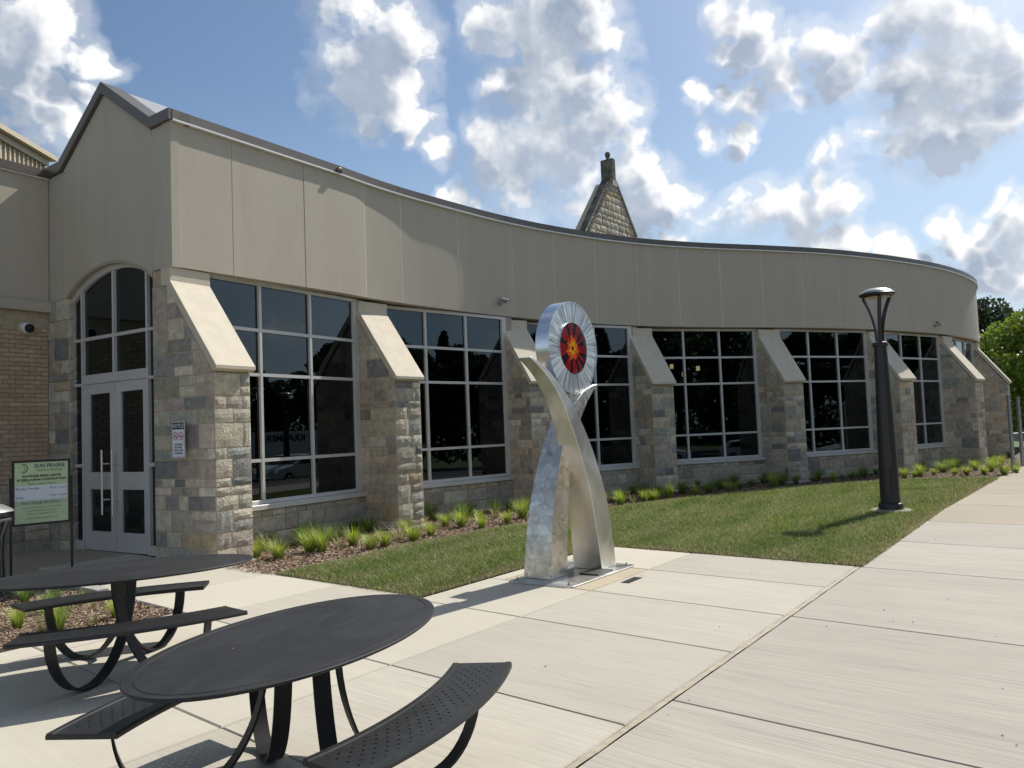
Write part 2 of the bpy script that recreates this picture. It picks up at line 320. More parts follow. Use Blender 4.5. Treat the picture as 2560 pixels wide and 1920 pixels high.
M['mulch'] = plain('shredded_bark', (0.13, 0.085, 0.055), 0.95, nscale=38, var=0.6, bs=1.0, bscale=60, bd=0.03)
M['soil'] = plain('lawn_soil', (0.055, 0.060, 0.022), 0.95, nscale=5, var=0.4, bs=0.8, bscale=120, bd=0.02)
M['turf_far'] = plain('far_turf', (0.065, 0.10, 0.022), 0.95, nscale=2, var=0.35, bs=0.6, bscale=60, bd=0.02)
def blades(name, c1, c2, trans=0.45):
    def f(T):
        a = T.node('ShaderNodeVertexColor'); a.layer_name = 'Col'
        T.n.remove(T.b)
        c = T.mix(1.0, a.outputs[0], (1, 1, 1), 'MULTIPLY')
        df = T.node('ShaderNodeBsdfDiffuse', Color=c); tl = T.node('ShaderNodeBsdfTranslucent', Color=c)
        mx = T.node('ShaderNodeMixShader', i0=trans); T.l.new(df.outputs[0], mx.inputs[1]); T.l.new(tl.outputs[0], mx.inputs[2])
        gl = T.node('ShaderNodeBsdfGlossy', Color=(1, 1, 1, 1), Roughness=0.45)
        m2 = T.node('ShaderNodeMixShader', i0=0.035); T.l.new(mx.outputs[0], m2.inputs[1]); T.l.new(gl.outputs[0], m2.inputs[2])
        T.l.new(m2.outputs[0], T.out.inputs[0])
    return mat(name, f)
M['blade'] = blades('leaf_blade', None, None)
M['leaf'] = blades('tree_leaf', None, None, 0.35)
def chips(T):
    a = T.node('ShaderNodeVertexColor'); a.layer_name = 'Col'
    T.set(T.b.inputs['Base Color'], a.outputs[0]); T.b.inputs['Roughness'].default_value = 0.9
M['chip'] = mat('bark_chip', chips); M['vcol'] = M['chip']
M['bark'] = plain('tree_bark', (0.10, 0.08, 0.06), 0.95, nscale=12, var=0.3, bs=0.8, bscale=30, bd=0.03)
def brick(T):
    c0 = T.node('ShaderNodeObjectInfo').outputs['Color']; p = P(T)
    k = T.maprange(T.noise(p, 50, 5, 0.7), 0.25, 0.75, 0.8, 1.2)
    T.set(T.b.inputs['Base Color'], T.mix(1.0, c0, T.node('ShaderNodeCombineColor', i0=k, i1=k, i2=k), 'MULTIPLY'))
    T.b.inputs['Roughness'].default_value = 0.9; bump(T, T.noise(p, 160, 4, 0.7), 0.4, 0.004)
M['brick'] = mat('tan_brick', brick)
M['brick_mortar'] = plain('pale_mortar', (0.46, 0.38, 0.27), 0.9)
M['white'] = plain('white_plastic', (0.78, 0.78, 0.76), 0.35, var=0.02)
M['text_black'] = plain('black_print', (0.02, 0.02, 0.02), 0.6, var=0)
M['text_teal'] = plain('teal_print', (0.01, 0.10, 0.13), 0.6, var=0)
M['text_olive'] = plain('olive_print', (0.20, 0.22, 0.06), 0.6, var=0)
M['text_grey'] = plain('grey_green_print', (0.12, 0.16, 0.11), 0.6, var=0)
M['sign_green'] = plain('pale_green_print', (0.60, 0.72, 0.43), 0.55, nscale=1.5, var=0.08)
M['sign_green2'] = plain('sage_green_strip', (0.46, 0.60, 0.40), 0.55, var=0.03)
M['sign_white'] = plain('white_paper', (0.78, 0.80, 0.84), 0.6, var=0.02)
M['tape'] = plain('beige_tape', (0.60, 0.55, 0.42), 0.5, var=0.03)
M['orange'] = plain('orange_print', (0.75, 0.30, 0.03), 0.6, var=0)
M['lime'] = plain('lime_print', (0.38, 0.55, 0.08), 0.6, var=0)
M['red'] = plain('red_print', (0.55, 0.02, 0.03), 0.6, var=0)
for nm, c in dict(mos_red=(0.24, 0.006, 0.012), mos_dark=(0.010, 0.010, 0.020), mos_orange=(0.80, 0.13, 0.01), mos_yellow=(0.85, 0.55, 0.02)).items():
    M[nm] = plain(nm, c, 0.12, var=0.25, nscale=40, coords=OC)
M['plaque'] = plain('black_plaque', (0.02, 0.02, 0.02), 0.35)
M['plaque_text'] = plain('plaque_letter', (0.35, 0.34, 0.31), 0.4, 0.8)
M['tan_siding'] = plain('tan_metal_siding', (0.50, 0.42, 0.31), 0.55, var=0.05)
M['church_stone'] = M['stone']
M['church_coping'] = plain('weathered_dark_stone', (0.14, 0.125, 0.10), 0.95, nscale=2.5, var=0.5, bs=0.6, bscale=12, bd=0.03)
M['car_white'] = plain('white_car_paint', (0.72, 0.72, 0.72), 0.2, var=0.01)
M['car_dark'] = plain('dark_car_paint', (0.02, 0.022, 0.03), 0.15, var=0.01)
M['tyre'] = plain('tyre_rubber', (0.015, 0.015, 0.015), 0.8)
def emit(name, col, s):
    m = bpy.data.materials.new(name); m.use_nodes = True; T = NT(m.node_tree); T.n.clear()
    e = T.node('ShaderNodeEmission', Color=(*col, 1), Strength=s); o = T.node('ShaderNodeOutputMaterial'); T.l.new(e.outputs[0], o.inputs[0]); return m
M['pendant'] = emit('lit_pendant_glass', (1.0, 0.72, 0.32), 9.0)
M['lens'] = plain('lamp_lens', (0.75, 0.62, 0.42), 0.3, var=0.1)

# ------------------------------------------------------------------ mesh helpers
class MB:
    def __init__(s): s.v = []; s.f = []; s.uv = {}
    def add(s, vs, fs):
        o = len(s.v); s.v += [tuple(x) for x in vs]; s.f += [tuple(i + o for i in f) for f in fs]; return s
    def box(s, c, size, ax=None):
        """box centred at c; ax = three axis vectors (default world)"""
        ax = ax or (Vector((1, 0, 0)), Vector((0, 1, 0)), Vector((0, 0, 1))); c = Vector(c); h = [x / 2 for x in size]
        vs = [c + ax[0] * h[0] * i + ax[1] * h[1] * j + ax[2] * h[2] * k for i in (-1, 1) for j in (-1, 1) for k in (-1, 1)]
        return s.add(vs, [(0, 1, 3, 2), (4, 6, 7, 5), (0, 4, 5, 1), (2, 3, 7, 6), (0, 2, 6, 4), (1, 5, 7, 3)])
    def prism(s, poly, fn, d0, d1):
        """poly of (a, b); fn(a, b, d) -> world point; closed solid between depths d0 and d1"""
        n = len(poly)
        vs = [fn(a, b, d0) for a, b in poly] + [fn(a, b, d1) for a, b in poly]
        fs = [tuple(range(n))[::-1], tuple(range(n, 2 * n))] + [(i, (i + 1) % n, n + (i + 1) % n, n + i) for i in range(n)]
        return s.add(vs, fs)
    def tube(s, pts, r, n=8, cap=True):
        pts = [Vector(p) for p in pts]; rs = r if isinstance(r, (list, tuple)) else [r] * len(pts); o = len(s.v); up = Vector((0, 0, 1))
        for i, p in enumerate(pts):
            t = (pts[min(i + 1, len(pts) - 1)] - pts[max(i - 1, 0)]).normalized()
            a = t.cross(up); a = a.normalized() if a.length > 1e-3 else Vector((1, 0, 0)); b = a.cross(t)
            for k in range(n):
                w = 2 * math.pi * k / n; s.v.append(tuple(p + (a * math.cos(w) + b * math.sin(w)) * rs[i]))
        for i in range(len(pts) - 1):
            for k in range(n):
                k2 = (k + 1) % n; s.f.append((o + i * n + k, o + i * n + k2, o + (i + 1) * n + k2, o + (i + 1) * n + k))
        if cap: s.f.append(tuple(o + k for k in range(n))[::-1]); s.f.append(tuple(o + (len(pts) - 1) * n + k for k in range(n)))
        return s
    def lathe(s, prof, c=(0, 0, 0), n=32, sx=1.0, sy=1.0):
        o = len(s.v)
        for r, z in prof:
            for k in range(n):
                w = 2 * math.pi * k / n; s.v.append((c[0] + r * sx * math.cos(w), c[1] + r * sy * math.sin(w), c[2] + z))
        for i in range(len(prof) - 1):
            for k in range(n):
                k2 = (k + 1) % n; s.f.append((o + i * n + k, o + i * n + k2, o + (i + 1) * n + k2, o + (i + 1) * n + k))
        s.f.append(tuple(o + k for k in range(n))[::-1]); s.f.append(tuple(o + (len(prof) - 1) * n + k for k in range(n)))
        return s
    def strip(s, pts, side, w, th):
        """flat bar of width w (along side) and thickness th swept through pts"""
        pts = [Vector(p) for p in pts]; side = Vector(side).normalized(); o = len(s.v)
        for i, p in enumerate(pts):
            t = (pts[min(i + 1, len(pts) - 1)] - pts[max(i - 1, 0)]).normalized(); nn = t.cross(side).normalized()
            for a, b in ((-1, -1), (1, -1), (1, 1), (-1, 1)): s.v.append(tuple(p + side * (a * w / 2) + nn * (b * th / 2)))
        for i in range(len(pts) - 1):
            for k in range(4): s.f.append((o + i * 4 + k, o + i * 4 + (k + 1) % 4, o + (i + 1) * 4 + (k + 1) % 4, o + (i + 1) * 4 + k))
        s.f.append((o + 3, o + 2, o + 1, o)); m = o + (len(pts) - 1) * 4; s.f.append((m, m + 1, m + 2, m + 3)); return s
    def mesh(s, name, m=None, smooth=False):
        me = bpy.data.meshes.new(name); me.from_pydata(s.v, [], s.f)
        if m: me.materials.append(m)
        bm = bmesh.new(); bm.from_mesh(me); bmesh.ops.recalc_face_normals(bm, faces=bm.faces); bm.to_mesh(me); bm.free()
        if smooth:
            me.polygons.foreach_set('use_smooth', [True] * len(me.polygons))
            try: me.set_sharp_from_angle(angle=math.radians(35))
            except Exception: pass
        me.update(); return me
    def obj(s, name, m, parent=None, smooth=False, bevel=0.0, seg=2):
        o = bpy.data.objects.new(name, s.mesh(name, m, smooth)); COL.objects.link(o)
        if parent is not None: o.parent = parent; o.matrix_parent_inverse = parent.matrix_world.inverted()
        if bevel:
            b = o.modifiers.new('edge', 'BEVEL'); b.width = bevel; b.segments = seg; b.limit_method = 'ANGLE'; b.angle_limit = math.radians(40)
        return o
def tag(o, label=None, cat=None, group=None, kind=None):
    if label: o['label'] = label
    if cat: o['category'] = cat
    if group: o['group'] = group
    if kind: o['kind'] = kind
    return o
def empty(name, loc=(0, 0, 0), rz=0.0, **k):
    o = bpy.data.objects.new(name, None); COL.objects.link(o); o.empty_display_size = 0.3
    o.matrix_world = Matrix.Translation(loc) @ Matrix.Rotation(rz, 4, 'Z')
    return tag(o, **k)
def kids(o): return [c for c in bpy.data.objects if c.parent == o]
def copy_tree(o, parent=None):
    c = o.copy(); COL.objects.link(c)
    if parent is not None: c.parent = parent
    for ch in kids(o): copy_tree(ch, c)
    return c
def text_mesh(txt, size, fn, extr=0.0006, bold=0.0, align='CENTER', xs=1.0):
    """text turned into an MB; fn(a, b, d) maps its plane into the world"""
    cu = bpy.data.curves.new('t', 'FONT'); cu.body = txt; cu.size = size; cu.align_x = align; cu.align_y = 'CENTER'
    cu.resolution_u = 3; cu.offset = bold; cu.extrude = 0
    ob = bpy.data.objects.new('t', cu); COL.objects.link(ob)
    dg = bpy.context.evaluated_depsgraph_get(); me = bpy.data.meshes.new_from_object(ob.evaluated_get(dg))
    mb = MB(); mb.add([fn(v.co.x * xs, v.co.y, extr) for v in me.vertices], [tuple(p.vertices) for p in me.polygons])
    bpy.data.objects.remove(ob); bpy.data.curves.remove(cu); bpy.data.meshes.remove(me); return mb
def vcol_mesh(name, V, F, C, m):
    """V (n,3), F (m,k) equal-size faces, C (n,3) per-vertex colour"""
    V = np.asarray(V, np.float32); F = np.asarray(F, np.int32)
    me = bpy.data.meshes.new(name); me.vertices.add(len(V)); me.vertices.foreach_set('co', V.ravel())
    k = F.shape[1]; me.loops.add(F.size); me.loops.foreach_set('vertex_index', F.ravel())
    me.polygons.add(len(F)); me.polygons.foreach_set('loop_start', np.arange(0, F.size, k, dtype=np.int32))
    me.update(calc_edges=True)
    a = me.color_attributes.new('Col', 'FLOAT_COLOR', 'POINT')
    a.data.foreach_set('color', np.c_[np.asarray(C, np.float32), np.ones(len(V), np.float32)].ravel())
    me.materials.append(m); me.validate(); return me
def R3(v, r): return (v[0] + rnd.uniform(-r, r), v[1] + rnd.uniform(-r, r), v[2] + rnd.uniform(-r, r))

# ================================================================== plan of the curved building
def V2(a, deg=True):
    a = math.radians(a); return Vector((math.cos(a), math.sin(a)))
def out2(t): return Vector((t.y, -t.x))
def W3(p, z): return Vector((p.x, p.y, z))
BAYR = {1: (-2.91, 14.87), 2: (-.19, 18.07), 3: (3.02, 20.72), 4: (6.77, 22.46), 5: (10.56, 24.08), 6: (13.98, 26.44), 7: (16.82, 29.46)}
BAYA = {1: 59.5, 2: 45.5, 3: 31.8, 4: 18.5, 5: 24.5, 6: 35, 7: 48}
BW = 3.35
R = {k: Vector(v) for k, v in BAYR.items()}; L = {k: R[k] - V2(BAYA[k]) * BW for k in R}
C0 = Vector((-4.74, 11.32)); GD = Vector((.838, -.546)).normalized(); GN = Vector((.546, .838)).normalized()   # GN points into the building
n1 = out2(V2(59.5))
cps = [C0.copy(), R[1] + n1 * .23 + V2(59.5) * .2]
for k in range(2, 8):
    g = (R[k - 1] + L[k]) / 2; a = (BAYA[k - 1] + BAYA[k]) / 2
    if k > 2: cps.append(g + out2(V2(a)) * .23)
    cps.append((L[k] + R[k]) / 2 + out2(V2(BAYA[k])) * (.23 - (.06 if k < 4 else -.02 if k == 4 else -.07)))
g8 = R[7] + V2(54) * .4; cps.append(g8 + out2(V2(54)) * .23)
a = 54; p = cps[-1].copy()
for i in range(9): a += 6.5; p = p + V2(a) * 1.9; cps.append(p.copy())
def catmull(p0, p1, p2, p3, t): return .5 * ((2 * p1) + (-p0 + p2) * t + (2 * p0 - 5 * p1 + 4 * p2 - p3) * t * t + (-p0 + 3 * p1 - 3 * p2 + p3) * t ** 3)
FP = [cps[0], cps[0].lerp(cps[1], .33), cps[0].lerp(cps[1], .66), cps[1]]
for i in range(1, len(cps) - 2):
    for j in range(1, 13): FP.append(catmull(cps[i - 1], cps[i], cps[i + 1], cps[i + 2], j / 12))
FC = [0.0]
for i in range(1, len(FP)): FC.append(FC[-1] + (FP[i] - FP[i - 1]).length)
def fas(s):
    """point and outward normal on the fascia line at arc length s"""
    s = max(0, min(FC[-1] - 1e-4, s)); i = next(i for i in range(len(FC) - 1) if FC[i + 1] >= s)
    t = (s - FC[i]) / (FC[i + 1] - FC[i]); p = FP[i].lerp(FP[i + 1], t)
    def nrm(j):
        j = max(0, min(len(FP) - 1, j)); d = FP[min(j + 1, len(FP) - 1)] - FP[max(j - 1, 0)]; return out2(d.normalized())
    if s < 4.0: return p, n1.copy()
    return p, nrm(i).lerp(nrm(i + 1), t).normalized()
def ztop(s): return 6.30 + .09 * min(1, s / 3.5)
def zbot(s): return 4.205 + .055 * min(1, s / 3.5)
SEND = FC[-1] - 1.5

lib = empty('library_building', (2, 20, 0), label='low tan library with a long curved upper wall over stone buttresses and dark windows', cat='building')

# ---- stones --------------------------------------------------------------
PAL = [((.53, .465, .36), 9), ((.57, .505, .40), 8), ((.48, .425, .33), 8), ((.43, .39, .32), 6), ((.315, .295, .265), 3), ((.245, .24, .225), 2),
       ((.37, .355, .31), 4), ((.44, .36, .305), 3), ((.64, .575, .46), 3), ((.52, .41, .275), 3), ((.39, .345, .28), 4)]
PALL = [c for c, w in PAL for _ in range(w)]
def stone_col():
    c = rnd.choice(PALL); k = rnd.uniform(.86, 1.14); return tuple(x * k * rnd.uniform(.97, 1.03) for x in c)
STONES = []          # (parent, verts, faces, colour, weight)
CAMP = Vector((0, 0, EYE))
def clip(poly, a, b, c):
    """keep the side a*x + b*y <= c of a convex polygon"""
    out = []
    for i in range(len(poly)):
        p, q = poly[i], poly[(i + 1) % len(poly)]; fp = a * p[0] + b * p[1] - c; fq = a * q[0] + b * q[1] - c
        if fp <= 0: out.append(p)
        if (fp < 0 < fq) or (fq < 0 < fp):
            t = fp / (fp - fq); out.append((p[0] + (q[0] - p[0]) * t, p[1] + (q[1] - p[1]) * t))
    return out
def add_stone(parent, poly, fn, rough=0.018, w=1.0, col=None, depth=0.02):
    if len(poly) < 3: return
    ar = abs(sum(poly[i][0] * poly[(i + 1) % len(poly)][1] - poly[(i + 1) % len(poly)][0] * poly[i][1] for i in range(len(poly)))) / 2
    if ar < .0025: return
    cx = sum(p[0] for p in poly) / len(poly); cy = sum(p[1] for p in poly) / len(poly)
    V, F = [], []; n = len(poly); jit = .0035
    base = [(p[0] + rnd.uniform(-jit, jit), p[1] + rnd.uniform(-jit, jit)) for p in poly]
    if n == 4 and rough > .01:
        # rock-faced front: a 4 x 3 grid bulged and broken
        nx, ny = 4, 3
        for j in range(ny + 1):
            for i in range(nx + 1):
                u, v = i / nx, j / ny
                x = (base[0][0] * (1 - u) + base[1][0] * u) * (1 - v) + (base[3][0] * (1 - u) + base[2][0] * u) * v
                y = (base[0][1] * (1 - u) + base[1][1] * u) * (1 - v) + (base[3][1] * (1 - u) + base[2][1] * u) * v
                inner = 0 < i < nx and 0 < j < ny
                d = rnd.uniform(.3, 1.0) * rough + .006 if inner else rnd.uniform(-.1, .35) * rough
                if inner: x += rnd.uniform(-.2, .2) * (base[1][0] - base[0][0]) / nx; y += rnd.uniform(-.2, .2) * (base[2][1] - base[1][1]) / ny
                V.append(fn(x, y, d))
        for j in range(ny):
            for i in range(nx):
                o = j * (nx + 1) + i; F.append((o, o + 1, o + nx + 2, o + nx + 1))
        ring = [i for i in range(nx + 1)] + [(j + 1) * (nx + 1) + nx for j in range(ny)] + [ny * (nx + 1) + i for i in range(nx - 1, -1, -1)] + [j * (nx + 1) for j in range(ny - 1, 0, -1)]
        o = len(V); V += [fn(b[0], b[1], -depth) for b in base]
        corner = [0, nx, nx + ny, 2 * nx + ny]; m = len(ring)
        for e in range(4):
            a0 = corner[e]; a1 = corner[(e + 1) % 4] if e < 3 else m
            seq = [ring[k % m] for k in range(a0, a1 + 1)]
            F.append(tuple(seq[::-1]) + (o + e, o + (e + 1) % 4))
    else:
        ins = [(cx + (p[0] - cx) * .90, cy + (p[1] - cy) * .90) for p in base]
        V += [fn(b[0], b[1], -depth) for b in base]; V += [fn(b[0], b[1], rnd.uniform(0, .002)) for b in base]
        V += [fn(b[0], b[1], .004 + rnd.uniform(0, .5) * rough) for b in ins]; V.append(fn(cx, cy, .006 + rnd.uniform(.2, .8) * rough))
        for i in range(n):
            j = (i + 1) % n; F += [(i, j, n + j, n + i), (n + i, n + j, 2 * n + j, 2 * n + i), (2 * n + i, 2 * n + j, 3 * n)]
    c3 = Vector(fn(cx, cy, 0)); nn = (Vector(fn(cx, cy, 1)) - c3).normalized(); vd = CAMP - c3
    px = ar * max(0.05, nn.dot(vd.normalized())) / vd.length_squared
    STONES.append((parent, V, F, col or stone_col(), px * w))
def courses(z0, z1, seed=0):
    r = random.Random(seed); z = z0; out = []
    while z < z1 - .05:
        h = r.choice([.30, .22, .15, .34, .20, .26, .12, .18]); h = min(h, z1 - z)
        if z1 - z - h < .09: h = z1 - z
        out.append((z, z + h)); z += h
    return out
JT = .008
def ashlar(parent, s0, s1, cs, fn, clips=(), rough=.016, seed=1, minw=.13, maxw=.62, edge=None):
    """coursed stones from s0 to s1; edge = set of fixed corner stone widths at either end"""
    r = random.Random(seed)
    for (za, zb) in cs:
        s = s0; h = zb - za
        while s < s1 - .02:
            w = r.uniform(max(minw, h * .95), min(maxw, max(h * 3.2, .36))); w = min(w, s1 - s)
            if s1 - s - w < .11: w = s1 - s
            if h > .27 and w > .16 and r.random() < .28:
                m = za + h * r.uniform(.4, .6); cells = [(za, m), (m, zb)]
            else: cells = [(za, zb)]
            for (a_, b_) in cells:
                poly = [(s + JT, a_ + JT), (s + w - JT, a_ + JT), (s + w - JT, b_ - JT), (s + JT, b_ - JT)]
                for c in clips: poly = clip(poly, *c)
                add_stone(parent, poly, fn, rough)
            s += w
GC = courses(0.0, 4.10, 11)

# ---- buttresses ----------------------------------------------------------
BL_, CAPW = 1.04, .035
def buttress(idx, G, t, nrm, hw, s_in=0.0):
    def F3(s, z, a): return W3(G + nrm * s + t * a, z)          # a = across
    core = MB(); prof = [(s_in, 0), (BL_, 0), (BL_, 2.64), (.10, 3.95), (s_in, 3.95)]
    core.prism(prof, F3, -hw, hw); b = core.obj('buttress', M['mortar'], lib)
    cap = MB(); cpoly = [(s_in if s_in < 0 else .0, 4.20), (.20, 4.20), (.20, 4.00), (1.13, 2.735), (1.13, 2.685), (1.065, 2.655), (.12, 3.94), (s_in if s_in < 0 else .0, 3.94)]
    if s_in < 0: cpoly[0] = (.0, 4.20); cpoly[-1] = (0, 3.94)
    cap.prism(cpoly, F3, -hw - CAPW, hw + CAPW); cap.obj('cap', M['cap'], b, bevel=.006)
    kx = (3.95 - 2.64) / (BL_ - .10)                         # slope under the cap
    cl = [(kx, 1.0, 2.64 + kx * BL_ - .012)]
    sp = .004
    if idx > 1 or True:
        # left side (seen), front (seen), right side (seen from a step aside)
        ashlar(b, s_in, BL_, GC_, lambda s, z, d: F3(s, z, -hw - sp - d), cl, .006, seed=idx * 7 + 1)
        ashlar(b, 0, 2 * hw, [c for c in GC_ if c[0] < 2.64], lambda s, z, d: F3(BL_ + sp + d, z, -hw + s), [(0, 1, 2.635)],   .012, seed=idx * 7 + 2, minw=.16, maxw=.50)
        ashlar(b, 0, BL_, GC_, lambda s, z, d: F3(BL_ - s, z, hw + sp + d), [(-kx, 1.0, 2.64 - .012)], .008, seed=idx * 7 + 3)
    fl = MB(); fl.prism([(-.0, .0), (BL_ + .03, 0), (BL_ + .03, .035), (0, .035)], F3, -hw - .03, hw + .03); fl.obj('base_flashing', M['drip'], b)
    return b
GC_ = courses(0.04, 3.95, 23)
butts = []
w1 = (L[1] - (C0 - n1 * .23)).length - .02
butts.append(buttress(1, (C0 - n1 * .23) + V2(59.5) * (w1 / 2 + .012), V2(59.5), n1, w1 / 2, s_in=-.24))
for k in range(2, 9):
    if k < 8: G = (R[k - 1] + L[k]) / 2; a = (BAYA[k - 1] + BAYA[k]) / 2
    else: G = R[7] + V2(54) * .42; a = 54
    GC_ = courses(0.04, 3.95, 23 + k)
    butts.append(buttress(k, G, V2(a), out2(V2(a)), .325))

# ---- windows and the stone wall below them -------------------------------
ZB, Z3, Z2, Z1, ZT = .742, 1.370, 2.737, 3.453, 4.176
for k in range(1, 8):
    t = V2(BAYA[k]); nn = out2(t); l = L[k]
    ax = (Vector((t.x, t.y, 0)), Vector((nn.x, nn.y, 0)), Vector((0, 0, 1)))
    def F3(s, z, d, l=l, t=t, nn=nn): return W3(l + t * s + nn * d, z)
    win = MB()                                                # frame
    for (s0, s1, z0, z1, dp) in ((-.09, 0, ZB - .06, 4.24, .05), (BW - .03, BW + .10, ZB - .06, 4.24, .05), (0, BW - .03, ZB - .06, ZB, .05), (0, BW - .03, ZT, 4.24, .05)):
        win.prism([(s0, z0), (s1, z0), (s1, z1), (s0, z1)], F3, -.05, dp)
    win.prism([(-.09, .60), (BW + .10, .60), (BW + .10, .679), (-.09, .679)], F3, -.05, .175)   # sill
    wo_ = win.obj('window', M['alu'], lib, bevel=.004, seg=1)
    ms = [1.116, 2.232]
    for s in ms: MB().prism([(s - .026, ZB), (s + .026, ZB), (s + .026, ZT), (s - .026, ZT)], F3, -.04, .045).obj('mullion', M['alu'], wo_)
    cols = [(0, ms[0] - .026), (ms[0] + .026, ms[1] - .026), (ms[1] + .026, BW - .03)]
    for z in (Z3, Z2, Z1):
        tr = MB()
        for c in cols: tr.prism([(c[0], z - .026), (c[1], z - .026), (c[1], z + .026), (c[0], z + .026)], F3, -.04, .041)
        tr.obj('transom', M['alu'], wo_)
    for c in cols:
        for (z0, z1) in ((ZB, Z3 - .026), (Z3 + .026, Z2 - .026), (Z2 + .026, Z1 - .026), (Z1 + .026, ZT)):
            tl = rnd.uniform(-.0012, .0012)
            MB().prism([(c[0] + .001, z0 + .001), (c[1] - .001, z0 + .001), (c[1] - .001, z1 - .001), (c[0] + .001, z1 - .001)],
                       lambda s, z, d, tl=tl, c=c: F3(s, z, d + tl * (s - c[0])), -.008, 0.0).obj('pane', M['glass'], wo_)
    sw = MB().prism([(-.12, 0), (BW + .13, 0), (BW + .13, .598), (-.12, .598)], F3, -.25, .105).obj('stone_wall', M['mortar'], lib)
    ashlar(sw, -.11, BW + .12, courses(.03, .595, 77), lambda s, z, d, F3=F3: F3(s, z, .118 + d), (), .008, seed=100 + k, minw=.2, maxw=.7)
    MB().prism([(-.12, .0), (BW + .13, .0), (BW + .13, .03), (-.12, .03)], F3, .10, .145).obj('base_flashing', M['drip'], sw)
    # buff jamb between frame and buttress, lintel over it
    MB().prism([(BW + .101, .60), (BW + .30, .60), (BW + .30, 4.24), (BW + .101, 4.24)], F3, -.05, .035).obj('jamb_trim', M['soffit'], lib)

# ---- fascia panels -------------------------------------------------------
joints = [0.0, 1.08, 2.60, 4.15, 5.15, 6.82, 8.54, 9.91, 11.28, 12.67, 13.99, 15.32, 16.66, 18.03, 19.40, 20.8, 22.22, 23.47, 24.8, 26.1, 27.35, 28.6, 29.9, 31.2, 32.5, 33.8]
joints = [j for j in joints if j < SEND] + [SEND]
def curve_band(mb, s0, s1, o0, o1, zb, zt, step=.35):
    """solid band following the fascia line: offset o0..o1, height zb(s)..zt(s)"""
    n = max(1, int(math.ceil((s1 - s0) / step))); o = len(mb.v)
    for i in range(n + 1):
        s = s0 + (s1 - s0) * i / n; p, nn = fas(s)
        for off, z in ((o0, zb(s)), (o1, zb(s)), (o1, zt(s)), (o0, zt(s))): mb.v.append(tuple(W3(p + nn * off, z)))
    for i in range(n):
        for k in range(4): mb.f.append((o + i * 4 + k, o + i * 4 + (k + 1) % 4, o + (i + 1) * 4 + (k + 1) % 4, o + (i + 1) * 4 + k))
    mb.f.append((o, o + 1, o + 2, o + 3)); m = o + n * 4; mb.f.append((m + 3, m + 2, m + 1, m)); return mb
for i in range(len(joints) - 1):
    wj = .018 if i < 3 else .015
    a0 = joints[i] + (wj / 2 if i else 0); a1 = joints[i + 1] - wj / 2
    curve_band(MB(), a0, a1, -.20, rnd.uniform(-.0025, .0025), zbot, ztop).obj('facade_panel', M['stucco'], lib, smooth=True)
    wj = .018 if i < 3 else .015
    if 0 < i: curve_band(MB(), joints[i] - wj / 2 + .0005, joints[i] + wj / 2 - .0005, -.2, -.0015 if i > 2 else -.012, lambda s: zbot(s) + .004, ztop, 1).obj('sealant_joint', M['joint'], lib)
curve_band(MB(), 0.66, SEND, -.42, -.205, lambda s: zbot(s) + .015, lambda s: 4.32).obj('soffit', M['soffit'], lib)
curve_band(MB(), 0.4, SEND, -.40, -.206, lambda s: 4.322, lambda s: 6.3, .7).obj('parapet_backing', M['dark'], lib)
cj = [0, 3.42] + [3.42 + 1.62 * i for i in range(1, 20)]
cj = [c for c in cj if c < SEND] + [SEND]
for i in range(len(cj) - 1):
    curve_band(MB(), cj[i] + (.004 if i else -.05), cj[i + 1] - .004, -.30, .055, lambda s: ztop(s) + .028, lambda s: ztop(s) + .165).obj('coping_section', M['coping'], lib, smooth=True)
curve_band(MB(), -.0, SEND, -.25, .066, lambda s: ztop(s) + .002, lambda s: ztop(s) + .0265).obj('drip_edge', M['drip'], lib, smooth=True)
q, qn = fas(3.42); vt = V2(59.5)
def Q3(a_, z, d): return W3(q + vt * a_ + qn * d, z)
sc = MB().prism([(-.07, 6.42), (.07, 6.42), (.07, 6.46), (.035, 6.505), (-.035, 6.505), (-.07, 6.46)], Q3, .056, .105); sc.obj('overflow_scupper', M['coping'], lib, bevel=.01)
MB().prism([(-.045, 6.43), (.045, 6.43), (.045, 6.46), (-.045, 6.46)], Q3, .1055, .107).obj('scupper_mouth', M['black'], lib)
# roof deck and interior shell
inner = []
ss = [1.0 + i * 1.0 for i in range(0, int(SEND) - 1)]
rf = MB(); ov = []
for s in ss:
    q, qn = fas(s); ov.append(((q - qn * .35), (q - qn * 6.2)))
for i in range(len(ov) - 1):
    a_, b_ = ov[i]; c_, d_ = ov[i + 1]
    rf.add([W3(a_, 6.2), W3(b_, 6.2), W3(d_, 6.2), W3(c_, 6.2), W3(a_, 6.1), W3(b_, 6.1), W3(d_, 6.1), W3(c_, 6.1)], [(0, 1, 2, 3), (4, 5, 6, 7), (1, 2, 6, 5), (0, 3, 7, 4)])
rf.obj('flat_roof', M['coping'], lib)
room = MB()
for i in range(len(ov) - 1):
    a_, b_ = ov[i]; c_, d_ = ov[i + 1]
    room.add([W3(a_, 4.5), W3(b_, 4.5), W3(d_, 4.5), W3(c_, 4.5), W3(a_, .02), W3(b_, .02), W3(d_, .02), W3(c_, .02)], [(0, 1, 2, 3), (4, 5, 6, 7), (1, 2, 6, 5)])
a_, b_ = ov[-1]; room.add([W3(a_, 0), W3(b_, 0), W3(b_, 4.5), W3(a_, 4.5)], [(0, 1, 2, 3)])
room.obj('interior_wall', M['dark'], lib)

